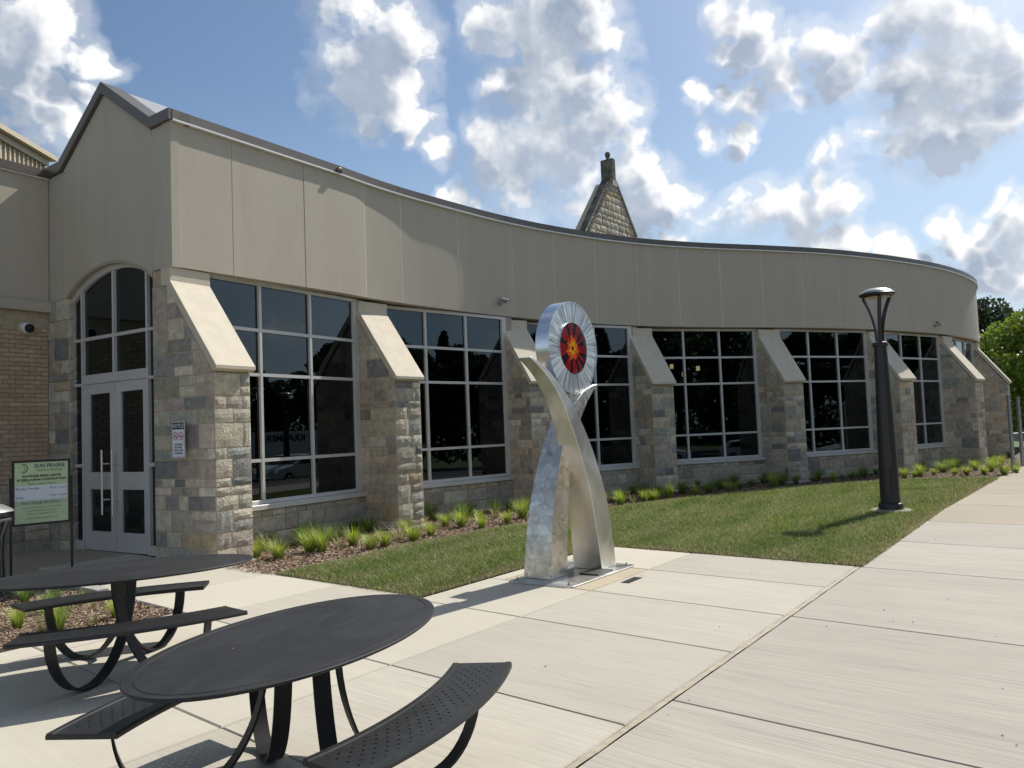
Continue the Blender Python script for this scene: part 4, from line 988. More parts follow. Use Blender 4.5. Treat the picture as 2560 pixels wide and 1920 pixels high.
# ---- ornamental grass tufts ------------------------------------------------
def tuft_mesh(name, n, h, spread, kind, seed):
    r = np.random.RandomState(seed); Vv, Ff, Cc = [], [], []; K = 5
    for i in range(n):
        a = r.uniform(0, 2 * np.pi); rr = r.uniform(0, .045) * spread / .16; hh = h * r.uniform(.55, 1.1); ln = spread * r.uniform(.25, 1.25); w = r.uniform(.0045, .008)
        dx, dy = np.cos(a), np.sin(a); dro = r.uniform(.1, .9); o = len(Vv)
        px, py = -dy * w / 2, dx * w / 2
        base = {0: [.40, .52, .06], 1: [.16, .28, .045], 2: [.42, .42, .17], 3: [.30, .45, .07]}[kind]; c = np.array(base) * r.uniform(.75, 1.25)  # sunlit and shaded kinds: light and shade are put into the blade green
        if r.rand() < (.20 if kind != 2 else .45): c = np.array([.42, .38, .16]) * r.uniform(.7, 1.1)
        for k in range(K):
            t = k / (K - 1); q = t ** 1.6; x = dx * (rr + ln * q); y = dy * (rr + ln * q); z = hh * (t - dro * .35 * t ** 3)
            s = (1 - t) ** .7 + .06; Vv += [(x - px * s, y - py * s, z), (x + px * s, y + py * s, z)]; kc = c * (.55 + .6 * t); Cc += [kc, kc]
        for k in range(K - 1): Ff.append((o + 2 * k, o + 2 * k + 1, o + 2 * k + 3, o + 2 * k + 2))
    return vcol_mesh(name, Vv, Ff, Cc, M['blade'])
TV = {0: [tuft_mesh('grass_tuft', 230, .34, .17, 0, s) for s in (1, 2, 3)], 1: [tuft_mesh('grass_tuft', 200, .33, .17, 1, s) for s in (4, 5)],
      2: [tuft_mesh('grass_tuft', 45, .27, .18, 2, s) for s in (6, 7)], 3: [tuft_mesh('grass_tuft', 330, .52, .30, 3, s) for s in (8, 9)]}
TU = [(-3.78,11.75,0),(-3.94,12.75,1),(-3.40,11.55,0),(-3.4,13.0,1),(-3.07,12.03,0),(-2.9,12.0,0),(-3.0,13.25,1),(-2.69,12.3,2),(-2.55,12.6,0),(-2.6,14.2,1),(-2.2,12.12,0),(-2.01,12.34,0),(-1.89,13.02,2),(-1.91,13.9,0),(-1.65,12.85,0),(-1.44,13.5,0),(-1.3,14.7,0),(-1.0,14.45,0),(-.72,15.4,0),(-.63,14.15,0),(-.43,15.7,2),(-1.05,15.8,1),(-.95,16.4,1),(-.18,14.75,0),(.1,15.5,0),(-.45,16.6,1),(.1,16.9,1),(1.83,17.37,0),(2.2,17.3,0),(2.51,17.53,2),(2.81,17.82,0),(3.03,18.0,0),(3.42,18.3,0),(4.17,18.9,0),(1.5,17.6,1),(2.3,18.3,1),(2.9,18.8,1),(3.6,19.3,1),(4.0,19.6,1),(5.1,20.3,1),(5.18,19.75,0),(5.58,20.2,1),(4.57,19.26,1),(5.95,20.59,1),(6.46,20.45,0),(6.86,20.94,1),(7.3,21.2,1),(7.9,21.5,1),(8.38,21.48,0),(9.08,22.0,1),(9.5,22.2,1),(9.95,22.0,1),(10.35,21.66,0),(10.68,21.74,0),(10.89,21.9,0),(11.52,22.4,0),(12.2,23.2,3),(12.77,23.79,3),(11.9,22.03,0),(12.13,21.87,0),(12.49,21.69,0),(13.4,22.9,0),(14.25,24.0,0),(12.84,21.37,0),(13.3,23.5,0),(14.6,24.9,0),(13.55,22.0,0),(14.1,23.0,0),(15.3,25.6,0),(15.9,26.6,0)]
BN = ['first', 'second', 'third', 'fourth', 'fifth', 'sixth', 'last']
KL = {0: 'grass tuft coloured a sunlit bright green', 1: 'grass tuft coloured a shaded dark green', 2: 'sparse half dried grass tuft', 3: 'large spreading grass clump'}
def near_bay(x, y):
    return min(range(1, 8), key=lambda k: ((L[k] + R[k]) / 2 - Vector((x, y)) + out2(V2(BAYA[k])) * .9).length)
ORD = ['leftmost', 'second from the left', 'third from the left', 'fourth from the left', 'fifth from the left', 'sixth from the left', 'seventh from the left', 'eighth from the left', 'ninth from the left', 'tenth from the left', 'eleventh from the left', 'twelfth from the left', 'thirteenth from the left', 'fourteenth from the left', 'fifteenth from the left', 'sixteenth from the left', 'seventeenth from the left', 'eighteenth from the left', 'nineteenth from the left', 'twentieth from the left']
tr3 = random.Random(21)
for k in range(1, 8):                                          # more tufts, mostly in the shade-dark green, close under each window and beside the buttresses
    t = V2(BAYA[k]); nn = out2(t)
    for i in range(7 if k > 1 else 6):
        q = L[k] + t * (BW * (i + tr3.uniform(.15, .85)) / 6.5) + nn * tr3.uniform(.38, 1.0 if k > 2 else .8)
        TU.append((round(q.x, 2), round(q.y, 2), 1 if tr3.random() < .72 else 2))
fam = {}
for i, (x, y, k) in enumerate(TU): fam.setdefault((k, near_bay(x, y)), []).append((x / y, i))
rank = {}
for key, l_ in fam.items():
    for n_, (_, i) in enumerate(sorted(l_)): rank[i] = (n_, len(l_))
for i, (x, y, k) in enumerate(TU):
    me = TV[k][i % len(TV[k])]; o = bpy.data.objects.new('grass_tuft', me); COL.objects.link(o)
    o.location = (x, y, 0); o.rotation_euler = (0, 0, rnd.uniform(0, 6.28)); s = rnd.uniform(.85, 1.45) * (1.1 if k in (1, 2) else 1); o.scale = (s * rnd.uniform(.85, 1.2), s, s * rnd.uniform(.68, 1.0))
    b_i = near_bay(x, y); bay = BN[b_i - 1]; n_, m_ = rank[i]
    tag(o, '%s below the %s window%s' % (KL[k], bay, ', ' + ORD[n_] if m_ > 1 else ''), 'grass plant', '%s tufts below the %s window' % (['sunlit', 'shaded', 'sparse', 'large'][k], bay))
T2 = [(-4.77,7.76,0),(-4.31,7.61,3),(-4.39,7.49,2),(-4.89,8.42,1),(-4.07,7.82,2),(-3.98,8.05,0),(-5.45,9.0,1),(-5.0,8.75,1),(-4.7,8.85,1),(-4.45,8.5,2),(-5.4,7.3,0)]
L2 = ['small bright green grass tuft at the left end of the small mulch bed', 'largest bright green grass clump in the small mulch bed behind the tables', 'low yellowish grass tuft at the foot of the largest clump', 'dark green grass tuft just behind the largest clump',
      'thin yellowish grass tuft seen between the curved table legs', 'green grass tuft beside the right point of the small mulch bed', 'dark grass tuft by the kerb behind the far table, leftmost', 'dark grass tuft by the kerb, seen under the far tabletop', 'grey green grass tuft by the kerb, seen right of the far table leg', 'pale dry grass tuft between kerb and bark near the far bench', 'grass tuft at the shaded left edge of the small mulch bed']
for (x, y, k), lb_ in zip(T2, L2):
    me = TV[k][0]; o = bpy.data.objects.new('grass_tuft', me); COL.objects.link(o); o.location = (x, y, 0); o.rotation_euler = (0, 0, rnd.uniform(0, 6)); s = rnd.uniform(.6, .8); o.scale = (s, s, s)
    tag(o, lb_, 'grass plant', 'grass tufts in the small mulch bed')

# ================================================================== sculpture
e2 = Vector((.578, .816)).normalized(); e1 = Vector((.816, -.578)).normalized(); SO = Vector((.97, 9.59))
def SP(t, z, e): return W3(SO + e2 * t + e1 * e, z)
scu = empty('metal_sculpture', (.6, 9.5, 0), label='tall stainless steel sculpture of two crossing curved legs holding a round disc', cat='sculpture')
def interp(tab, z):
    for (z0, t0), (z1, t1) in zip(tab, tab[1:]):
        if z <= z1: return t0 + (t1 - t0) * (z - z0) / (z1 - z0)
    return tab[-1][1]
def smooth_tab(pts, n=40):
    out = []
    q = [pts[0]] + pts + [pts[-1]]
    for i in range(1, len(q) - 2):
        for j in range(n // (len(pts) - 1) + 1):
            t = j / (n // (len(pts) - 1) + 1)
            out.append(tuple(.5 * ((2 * q[i][c]) + (-q[i - 1][c] + q[i + 1][c]) * t + (2 * q[i - 1][c] - 5 * q[i][c] + 4 * q[i + 1][c] - q[i + 2][c]) * t * t + (-q[i - 1][c] + 3 * q[i][c] - 3 * q[i + 1][c] + q[i + 2][c]) * t ** 3) for c in (0, 1)))
    out.append(pts[-1]); return out
def curved_leg(outer, inner, eface, wid, name, m):
    """outer / inner = matching (t, z) profiles of the flat side face; wid(z) = width across"""
    O_, I_ = smooth_tab(outer), smooth_tab(inner); n = min(len(O_), len(I_)); mb = MB()
    for i in range(n):
        w = wid(O_[i][1])
        mb.v += [tuple(SP(O_[i][0], O_[i][1], eface)), tuple(SP(I_[i][0], I_[i][1], eface)), tuple(SP(I_[i][0], I_[i][1], eface - w)), tuple(SP(O_[i][0], O_[i][1], eface - w))]
    for i in range(n - 1):
        for k in range(4): mb.f.append((i * 4 + k, i * 4 + (k + 1) % 4, i * 4 + 4 + (k + 1) % 4, i * 4 + 4 + k))
    mb.f += [(0, 1, 2, 3), ((n - 1) * 4 + 3, (n - 1) * 4 + 2, (n - 1) * 4 + 1, (n - 1) * 4)]
    return mb.obj(name, M[m], scu, smooth=True, bevel=.004, seg=1)
wS = lambda z: .385 - .225 * min(1, max(0, z / 2.46)) ** 1.15
curved_leg([(.345, .02), (.30, .36), (.20, .80), (.01, 1.25), (-.23, 1.64), (-.50, 1.97), (-.81, 2.23), (-1.10, 2.39), (-1.31, 2.465)],
           [(-.005, .02), (-.075, .47), (-.19, .93), (-.36, 1.37), (-.53, 1.69), (-.74, 2.02), (-.98, 2.25), (-1.16, 2.37), (-1.325, 2.455)], 0.0, wS, 'smooth_leg', 'steel')
wT = lambda z: .375 - .16 * min(1, max(0, z / 2.3)) ** 1.2
curved_leg([(-.78, .02), (-.75, .36), (-.68, .77), (-.57, 1.15), (-.42, 1.50), (-.27, 1.76), (-.10, 1.98), (.10, 2.12), (.30, 2.20), (.45, 2.225)],
           [(-.43, .02), (-.41, .36), (-.35, .80), (-.28, 1.20), (-.15, 1.52), (-.03, 1.74), (.10, 1.90), (.22, 2.03), (.34, 2.13), (.455, 2.215)], -.205, wT, 'ground_leg', 'steel_tex')
DC = SP(-.385, 2.61, -.03); AXD = Matrix(((e1.x, e2.x, 0), (e1.y, e2.y, 0), (0, 0, 1)))
def disc_obj(mb, name, m, **k):
    o = bpy.data.objects.new(name, mb.mesh(name, M[m], k.get('smooth', False))); COL.objects.link(o)
    o.matrix_world = Matrix.Translation(DC) @ AXD.to_4x4(); o.parent = k.get('parent', scu); o.matrix_parent_inverse = o.parent.matrix_world.inverted(); return o
def DX(r, w, x): return (x, r * math.cos(w), r * math.sin(w))
N = 72; RD, RI = .54, .305
def annulus(x0, x1, r0, r1):
    mb = MB()
    for k in range(N): w = 2 * math.pi * k / N; mb.v += [DX(r0, w, x0), DX(r1, w, x0), DX(r1, w, x1), DX(r0, w, x1)]
    for k in range(N):
        j = (k + 1) % N
        for q in range(4): mb.f.append((k * 4 + q, k * 4 + (q + 1) % 4, j * 4 + (q + 1) % 4, j * 4 + q))
    return mb
rim = annulus(-.165, .008, RD - .006, RD); rim_o = disc_obj(rim, 'disc', 'steel_rim', smooth=True)
for x0, x1 in ((-.004, .0), (-.160, -.156)): disc_obj(annulus(x0, x1, RI, RD - .0065), 'disc_face', 'steel_disc', parent=rim_o)
disc_obj(annulus(-.158, .006, RI - .006, RI - .0005), 'glass_surround', 'steel_rim', parent=rim_o, smooth=True)
bk = MB()
bk.lathe([(RI - .007, 0), (RI - .007, .02)], n=48); bk.v = [(z - .03, x, y) for x, y, z in bk.v]; gb = disc_obj(bk, 'glass_panel', 'mos_dark', parent=rim_o)
# mosaic rays of glass: red / dark outside, orange and yellow starburst inside
mos = {'mos_red': MB(), 'mos_orange': MB(), 'mos_yellow': MB(), 'mos_dark': MB()}
mr = random.Random(4); nray = 30
for k in range(nray):
    w0 = 2 * math.pi * k / nray; w1_ = 2 * math.pi * (k + .80) / nray
    def seg(r0, r1, m, a0=w0, a1=w1_, x=-.006): mos[m].add([DX(r0, a0, x), DX(r1, a0, x), DX(r1, a1, x), DX(r0, a1, x)], [(0, 1, 2, 3)])
    ry = mr.uniform(.045, .09); ro = ry + mr.uniform(.025, .055)
    if k % 2 == 0: ro += .02
    seg(.028, ry, 'mos_yellow' if k % 3 else 'mos_orange'); seg(ry + .002, ro, 'mos_orange')
    if mr.random() < .5: seg(ro + .002, ro + mr.uniform(.015, .035), 'mos_orange', w0, (w0 + w1_) / 2)
    if mr.random() < .74: seg(ro + .008, RI - .010, 'mos_red', w0, 2 * math.pi * (k + .97) / nray)
mos['mos_red'].add([DX(.026, 2 * math.pi * k / 16, -.005) for k in range(16)], [tuple(range(16))])
for m, mb in mos.items():
    if mb.v: disc_obj(mb, 'glass_mosaic', m, parent=rim_o)
disc_obj(MB().box((-.08, 0, -.56), (.10, .16, .10)), 'disc_bracket', 'steel_tex')
# base plate
def rrect(t0, t1, s0, s1, r, n=6):
    out = []
    for cx, cy, a0 in ((t1 - r, s1 - r, 0), (t0 + r, s1 - r, 90), (t0 + r, s0 + r, 180), (t1 - r, s0 + r, 270)):
        for k in range(n + 1): w = math.radians(a0 + 90 * k / n); out.append((cx + r * math.cos(w), cy + r * math.sin(w)))
    return out
MB().prism(rrect(-1.02, .50, -.66, .20, .10), lambda t, s, d: SP(t, d, s), .001, .018).obj('base_plate', M['steel'], scu, bevel=.003, seg=1)
for t, s in ((-.92, .11), (.40, .11), (-.92, -.57), (.40, -.57)):
    bt = MB(); c_ = SP(t, .018, s); bt.lathe([(.022, 0), (.022, .006), (.013, .006), (.013, .018), (.007, .018), (.007, .034)], c_, 8); bt.obj('bolt', M['galv'], scu)
pl = MB().prism([(-.375, .195), (-.02, .195), (-.02, -.13), (-.375, -.13)], lambda t, s, d: SP(t + .02, d, s * .75 + .0), .018, .034).obj('plaque', M['plaque'], scu, bevel=.002, seg=1)
fr_ = MB()
for (a0, a1, b0, b1) in ((-.355, .0, .138, .146), (-.355, .0, -.098, -.090), (-.355, -.349, -.09, .138), (-.006, 0, -.09, .138)): fr_.prism([(a0, b0), (a1, b0), (a1, b1), (a0, b1)], lambda t, s, d: SP(t, d, s), .034, .036)
fr_.obj('plaque_border', M['plaque_text'], pl)
lines = MB()
for i in range(7):
    b0 = .115 - i * .028; a = -.33
    while a < -.04:
        w = rnd.uniform(.02, .06)
        lines.prism([(a, b0), (min(a + w, -.03), b0), (min(a + w, -.03), b0 - .010), (a, b0 - .010)], lambda t, s, d: SP(t, d, s), .034, .0352); a += w + .012
lines.obj('plaque_lettering', M['plaque_text'], pl)
# drain plate in the slab
dg_ = [Vector((1.09, 8.87)), Vector((1.17, 8.81)), Vector((1.37, 9.1)), Vector((1.28, 9.16))]
dr = MB(); dr.add([W3(q, .003) for q in dg_], [(0, 1, 2, 3)]); dr = tag(dr.obj('ground_plate', M['plaque']), 'small dark rectangular metal plate let into the paving beside the sculpture', 'plate')
ln = MB()
for i in range(3):
    for j in range(7):
        q = dg_[0].lerp(dg_[3], .1 + j * .12).lerp(dg_[1].lerp(dg_[2], .1 + j * .12), .2 + i * .25); ln.box((q.x, q.y, .0042), (.016, .006, .0008))
ln.obj('plate_lettering', M['plaque_text'], dr)

# ================================================================== oval tables with curved benches
def make_table():
    r = empty('picnic_table')
    A, B = .97, .53; Z = .74; top = MB()
    prof = [(.985, Z - .018), (1.0, Z - .012), (1.0, Z - .004), (.995, Z), (.925, Z), (.922, Z - .0025), (.917, Z - .0025), (.914, Z + .0005), (0.0, Z + .0005)]
    n = 96; top.v = []
    for k_, z in prof[:-1]:
        for i in range(n): w = 2 * math.pi * i / n; off = (k_ - 1) * .60; top.v.append(((A + off) * math.cos(w), (B + off) * math.sin(w), z))
    for j in range(len(prof) - 2):
        for i in range(n): top.f.append((j * n + i, j * n + (i + 1) % n, (j + 1) * n + (i + 1) % n, (j + 1) * n + i))
    top.f.append(tuple(range(n))[::-1]); top.f.append(tuple((len(prof) - 2) * n + i for i in range(n)))
    top.obj('tabletop', M['tabletop'], r, smooth=True)
    for x, y in ((.62, .0), (-.3, .16)): MB().lathe([(.006, 0), (.006, .002)], (x, y, Z + .0005), 8).obj('screw', M['steel_rim'], r)
    for s in (1, -1):                                          # benches: arcs about a centre across the table
        RO, RN, CY = 2.80, 2.475, -1.90 * s; zt = .455; nb = 40
        me = bpy.data.meshes.new('bench_seat'); bm = bmesh.new(); uvl = bm.loops.layers.uv.new('UVMap')
        def arcpt(rr, f): # f in -1..1 along the seat
            half = math.asin((.76 if rr > 2.6 else .66) / rr) ; half = half * (rr - RN) / (RO - RN) + half * (RO - rr) / (RO - RN)
            w = f * math.asin((.66 + .10 * (rr - RN) / (RO - RN)) / rr); return (rr * math.sin(w), CY + s * rr * math.cos(w))
        radii = [RN, RN + .006, RN + .032, RN + .034, (RN + RO) / 2, RO - .034, RO - .032, RO - .006, RO]
        zz = [zt - .012, zt, zt, zt - .003, zt - .003, zt - .003, zt, zt, zt - .012]
        rows_ = []
        for rr, z in zip(radii, zz):
            rows_.append([bm.verts.new((*arcpt(rr, -1 + 2 * i / nb), z)) for i in range(nb + 1)])
        lowr = [[bm.verts.new((*arcpt(rr, -1 + 2 * i / nb), zt - .028)) for i in range(nb + 1)] for rr in (RN, RO)]
        for j in range(len(radii) - 1):
            for i in range(nb):
                f = bm.faces.new((rows_[j][i], rows_[j][i + 1], rows_[j + 1][i + 1], rows_[j + 1][i]))
                for lp in f.loops:
                    co = lp.vert.co; rr = math.hypot(co.x, co.y - CY); lp[uvl].uv = (math.atan2(co.x, s * (co.y - CY)) * 2.64, rr - (RN + RO) / 2)
        for i in range(nb):
            for a_, b2 in ((rows_[0], lowr[0]), (rows_[-1], lowr[1])):
                f = bm.faces.new((a_[i], a_[i + 1], b2[i + 1], b2[i]))
                for lp in f.loops: lp[uvl].uv = (5, 5)
        for e_ in (0, nb):
            f = bm.faces.new([row[e_] for row in rows_] + [lowr[1][e_], lowr[0][e_]])
            for lp in f.loops: lp[uvl].uv = (5, 5)
        und = [[bm.verts.new((*arcpt(rr, (-1 + 2 * i / nb) * .999), zt - .0115)) for i in range(nb + 1)] for rr in (RN + .034, RO - .034)]
        for i in range(nb):
            f = bm.faces.new((und[0][i], und[0][i + 1], und[1][i + 1], und[1][i]))
            for lp in f.loops:
                co = lp.vert.co; lp[uvl].uv = (math.atan2(co.x, s * (co.y - CY)) * 2.64, math.hypot(co.x, co.y - CY) - (RN + RO) / 2)
        bmesh.ops.recalc_face_normals(bm, faces=bm.faces); bm.to_mesh(me); bm.free(); me.materials.append(M['bench'])
        o = bpy.data.objects.new('bench_seat', me); COL.objects.link(o); o.parent = r
        for q in (1, -1):                                      # hoop legs: bench -> ground -> far side of the tabletop
            x0, y0 = .50 * q, .70 * s; x1, y1 = -.05 * q, (.155 - .085 * q * s) * s
            pts = []; h0, h1 = zt - .030, Z - .022; m = .42; gz = .007
            for i in range(13): w = math.pi / 2 * i / 12; pts.append((m * (1 - math.cos(w)), gz + (h0 - gz) * (1 - math.sin(w))))
            for i in range(1, 17): w = math.pi / 2 * i / 16; pts.append((m + (1 - m) * math.sin(w), gz + (h1 - gz) * (1 - math.cos(w))))
            P_ = [Vector((x0 + (x1 - x0) * f, y0 + (y1 - y0) * f, z)) for f, z in pts]
            side = Vector((-(y1 - y0), x1 - x0, 0)).normalized()
            MB().strip(P_, side, .085, .013).obj('leg', M['table'], r, smooth=True)
    return r
tb = make_table(); tag(tb, 'black oval metal picnic table in the foreground with two curved perforated benches', 'picnic table', 'black oval picnic tables')
tb2 = copy_tree(tb); tag(tb2, 'farther black oval metal picnic table, beside the small mulch bed')
tb.location = (-1.08, 4.02, 0); tb.rotation_euler = (0, 0, math.radians(68.2))
tb2.location = (-3.056, 6.303, 0); tb2.rotation_euler = (0, 0, math.radians(30.1))

# ================================================================== street lamps
def make_lamp():
    r = empty('street_lamp')
    MB().lathe([(.36, -.02), (.36, .03), (.30, .05)], n=28).obj('concrete_base', M['conc_kerb'], r)
    fl = MB().lathe([(.205, .05), (.205, .13), (.19, .155), (.165, .165), (.16, .18)], n=28); fl.obj('flange', M['lamp_black'], r, smooth=True)
    pole = MB(); n = 24; prof = [(.165, .17), (.155, .9), (.135, 1.7), (.115, 2.5), (.105, 2.93)]
    for rr, z in prof:
        for k in range(n):
            w = 2 * math.pi * k / n; q = rr * (1 - (.09 if k % 8 == 0 else 0)); pole.v.append((q * math.cos(w), q * math.sin(w), z))
    for i in range(len(prof) - 1):
        for k in range(n): pole.f.append((i * n + k, i * n + (k + 1) % n, (i + 1) * n + (k + 1) % n, (i + 1) * n + k))
    pole.f.append(tuple((len(prof) - 1) * n + k for k in range(n))); po = pole.obj('pole', M['lamp_black'], r, smooth=True)
    dr_ = MB(); dr_.prism([(-.055, .35), (.055, .35), (.055, .75), (.035, .81), (-.035, .81), (-.055, .75)], lambda a, b, d: (a, -d, b), .145, .163); dr_.obj('hatch', M['lamp_black'], po)
    MB().lathe([(.125, 2.92), (.135, 2.94), (.125, 2.985), (.09, 3.0)], n=24).obj('collar', M['lamp_black'], r, smooth=True)
    for k in range(3):
        w = math.radians(k * 120 + 8); d = Vector((math.cos(w), math.sin(w), 0)); pts = []
        for i in range(15):
            t = i / 14; rad = .05 + .19 * t ** 2.3 + .012 * t; pts.append(d * rad + Vector((0, 0, 2.99 + .80 * t)))
        MB().strip(pts, Vector((-d.y, d.x, 0)), .062, .036).obj('arm', M['lamp_black'], r, smooth=True)
    hood = MB().lathe([(.245, 3.795), (.300, 3.835), (.303, 3.855), (.290, 3.865), (.286, 3.868)], n=40).obj('hood_ring', M['lamp_black'], r, smooth=True)
    MB().lathe([(.287, 3.866), (.275, 3.885), (.23, 3.918), (.16, 3.945), (.08, 3.958), (.01, 3.961)], n=40).obj('dome', M['lamp_dome'], r, smooth=True)
    MB().lathe([(.215, 3.79), (.215, 3.80), (.21, 3.802)], n=32).obj('lens', M['lens'], r)
    return r
lamp = make_lamp(); tag(lamp, 'dark bronze lamp post with silver dome standing on the lawn right of the sculpture', 'street lamp', 'dome topped lamp posts')
def put_lamp(x, y, rz, lb_, **kw):
    l = copy_tree(lamp); l.location = (x, y, kw.get('z', 0)); l.rotation_euler = (0, 0, rz); tag(l, lb_); return l
put_lamp(20.35, 33.6, .4, 'lamp post mostly hidden behind the last stone buttress at the right edge', z=-1.55)
put_lamp(18.5, 17.5, .2, 'lamp post behind the photographer, seen mirrored in the first window, left one')
put_lamp(22.5, 19.6, .9, 'lamp post behind the photographer, seen mirrored in the first window, right one')
lamp.location = (6.56, 14.3, 0); lamp.rotation_euler = (0, 0, .1)

# ================================================================== signs
def sign_plane(A3, B3, n_out):
    A3, B3 = Vector(A3), Vector(B3); t = (B3 - A3); t.z = 0; Ln = t.length; t.normalize()
    return (lambda a, b, d: A3 + t * a + Vector((0, 0, b)) + n_out * d), Ln
t_ = (Vector((-6.02, 10.97)) - Vector((-6.52, 10.5))); nO = Vector((t_.y, -t_.x, 0)).normalized()
FS, LS = sign_plane((-6.52, 10.5, .70), (-6.02, 10.97, .70), nO); H = .85
ms_ = empty('notice_board', (-6.27, 10.73, 0), label='pale green opening hours board in a black frame on two thin legs by the entrance', cat='sign')
fm = MB()
for a0, a1, b0, b1 in ((0, LS, 0, .028), (0, LS, H - .028, H), (0, .028, .028, H - .028), (LS - .028, LS, .028, H - .028)): fm.prism([(a0, b0), (a1, b0), (a1, b1), (a0, b1)], FS, -.012, .012)
fm.obj('frame', M['lamp_black'], ms_)
for a0 in (-.027, LS + .001): MB().prism([(a0, -.70), (a0 + .026, -.70), (a0 + .026, H - .22), (a0, H - .22)], FS, -.014, .012).obj('leg', M['lamp_black'], ms_)
def pp(a0, a1, b0, b1, d, m, name='printed_sheet', dd=.002): return MB().prism([(a0, b0), (a1, b0), (a1, b1), (a0, b1)], FS, d - dd, d).obj(name, M[m], ms_)
pp(.029, LS - .029, .029, H - .029, .004, 'sign_green')
pp(.030, LS - .046, .325, .515, .0055, 'sign_white'); pp(.082, LS - .115, .262, .323, .0055, 'sign_green2'); pp(.031, .080, .262, .318, .0050, 'tape'); pp(LS - .113, LS - .032, .268, .330, .0052, 'tape')
def put_text(txt, a, b, size, m, par, fn=FS, d=.0066, bold=0, align='CENTER', xs=1.0):
    return text_mesh(txt, size, lambda x, y, q: fn(a + x, b + y, d), bold=bold, align=align, xs=xs).obj('lettering', M[m], par)
cx = LS / 2
put_text('SUN PRAIRIE', cx + .095, .770, .070, 'text_teal', ms_, bold=.0012, xs=.92); put_text('MEDIA CENTER', cx + .095, .712, .046, 'text_olive', ms_, xs=.98)
put_text('SUN PRAIRIE MEDIA CENTER', cx, .640, .040, 'text_black', ms_, bold=.0012, xs=.90); put_text('IS OPEN DURING CONSTRUCTION', cx, .592, .040, 'text_black', ms_, bold=.0012, xs=.90)
pp(.105, .205, .570, .574, .0066, 'text_black', 'underline', .0006)
put_text('Media Center Hours', cx, .540, .042, 'text_grey', ms_, xs=.95)
put_text('Monday-Thursday', .042, .478, .040, 'text_black', ms_, align='LEFT', xs=.93); put_text('10 am - 5 pm', LS - .055, .478, .040, 'text_black', ms_, align='RIGHT', xs=.93)
put_text('Friday', .042, .365, .040, 'text_black', ms_, align='LEFT', xs=.93); put_text('12 pm - 5 pm', LS - .055, .378, .040, 'text_black', ms_, align='RIGHT', xs=.93)
put_text('Enter through the atrium.', cx - .01, .292, .050, 'text_grey', ms_, bold=.0006, xs=.86)
for i, s_ in enumerate(('If you need to access the Sun Prairie Media', 'Center when the library is closed,', 'please call us at: 608-837-4193.')): put_text(s_, cx, .232 - i * .042, .028, 'text_grey', ms_, xs=.95)
put_text('www.sunprairiemediacenter.com', cx, .092, .028, 'text_grey', ms_)
def arcstrip(cx_, cy_, r0, r1, a0, a1, m, n=18):
    mb = MB()
    for i in range(n):
        w0, w1_ = math.radians(a0 + (a1 - a0) * i / n), math.radians(a0 + (a1 - a0) * (i + 1) / n)
        mb.add([FS(cx_ + r * math.cos(w), cy_ + r * math.sin(w), .0066) for r, w in ((r0, w0), (r1, w0), (r1, w1_), (r0, w1_))], [(0, 1, 2, 3)])
    mb.obj('logo', M[m], ms_)
arcstrip(.125, .745, .050, .060, -100, 100, 'text_teal'); arcstrip(.125, .745, .034, .041, -95, 95, 'lime'); arcstrip(.125, .745, .020, .025, -90, 90, 'text_olive')
lg = MB()
for a_ in range(110, 260, 28):
    w = math.radians(a_); w2 = w + .10; lg.add([FS(.125 + r * math.cos(q), .745 + r * math.sin(q), .0066) for r, q in ((.036, w), (.060, w), (.060, w2), (.036, w2))], [(0, 1, 2, 3)])
lg.obj('logo_ray', M['orange'], ms_)

# no smoking sign fixed proud of the stone beside the door
NA = SO
bt_ = n1; F1 = lambda a, b, d: W3(C0 + GD * (.045 + a) - GN * (.075 + d), 1.495 + b)
ns = empty('no_smoking_sign', tuple(F1(.14, .25, 0)), label='narrow white NOTICE no smoking sign on the stone right of the door', cat='sign')
def rr2(w, h, r, o=0): return [(w / 2 + (x), h / 2 + (y)) for x, y in rrect(-w / 2 + o, w / 2 - o, -h / 2 + o, h / 2 - o, r)]
SW_, SH = .285, .50
MB().prism(rr2(SW_, SH, .03), F1, -.003, .001).obj('panel', M['sign_white'], ns)
MB().prism(rr2(SW_, SH, .024, .009), F1, .001, .0018).obj('border', M['text_black'], ns)
MB().prism(rr2(SW_, SH, .02, .0135), F1, .0018, .0026).obj('panel_face', M['sign_white'], ns)
MB().prism([(.0138, .392), (SW_ - .0138, .392), (SW_ - .0138, SH - .016), (.0138, SH - .016)], F1, .0026, .0032).obj('header', M['text_black'], ns)
def nt(txt, b, size, m='text_black', bold=.0, xs=1): text_mesh(txt, size, lambda x, y, q: F1(SW_ / 2 + x, b + y, .0038), bold=bold, xs=xs).obj('lettering', M[m], ns)
nt('NOTICE', .437, .078, 'sign_white', .0010, .88)
for i, s_ in enumerate(('NO SMOKING', 'NO VAPING', 'WITHIN 25 FEET', 'OF BUILDING')): nt(s_, .182 - i * .040, .036, bold=.001, xs=.86 if i != 2 else .80)
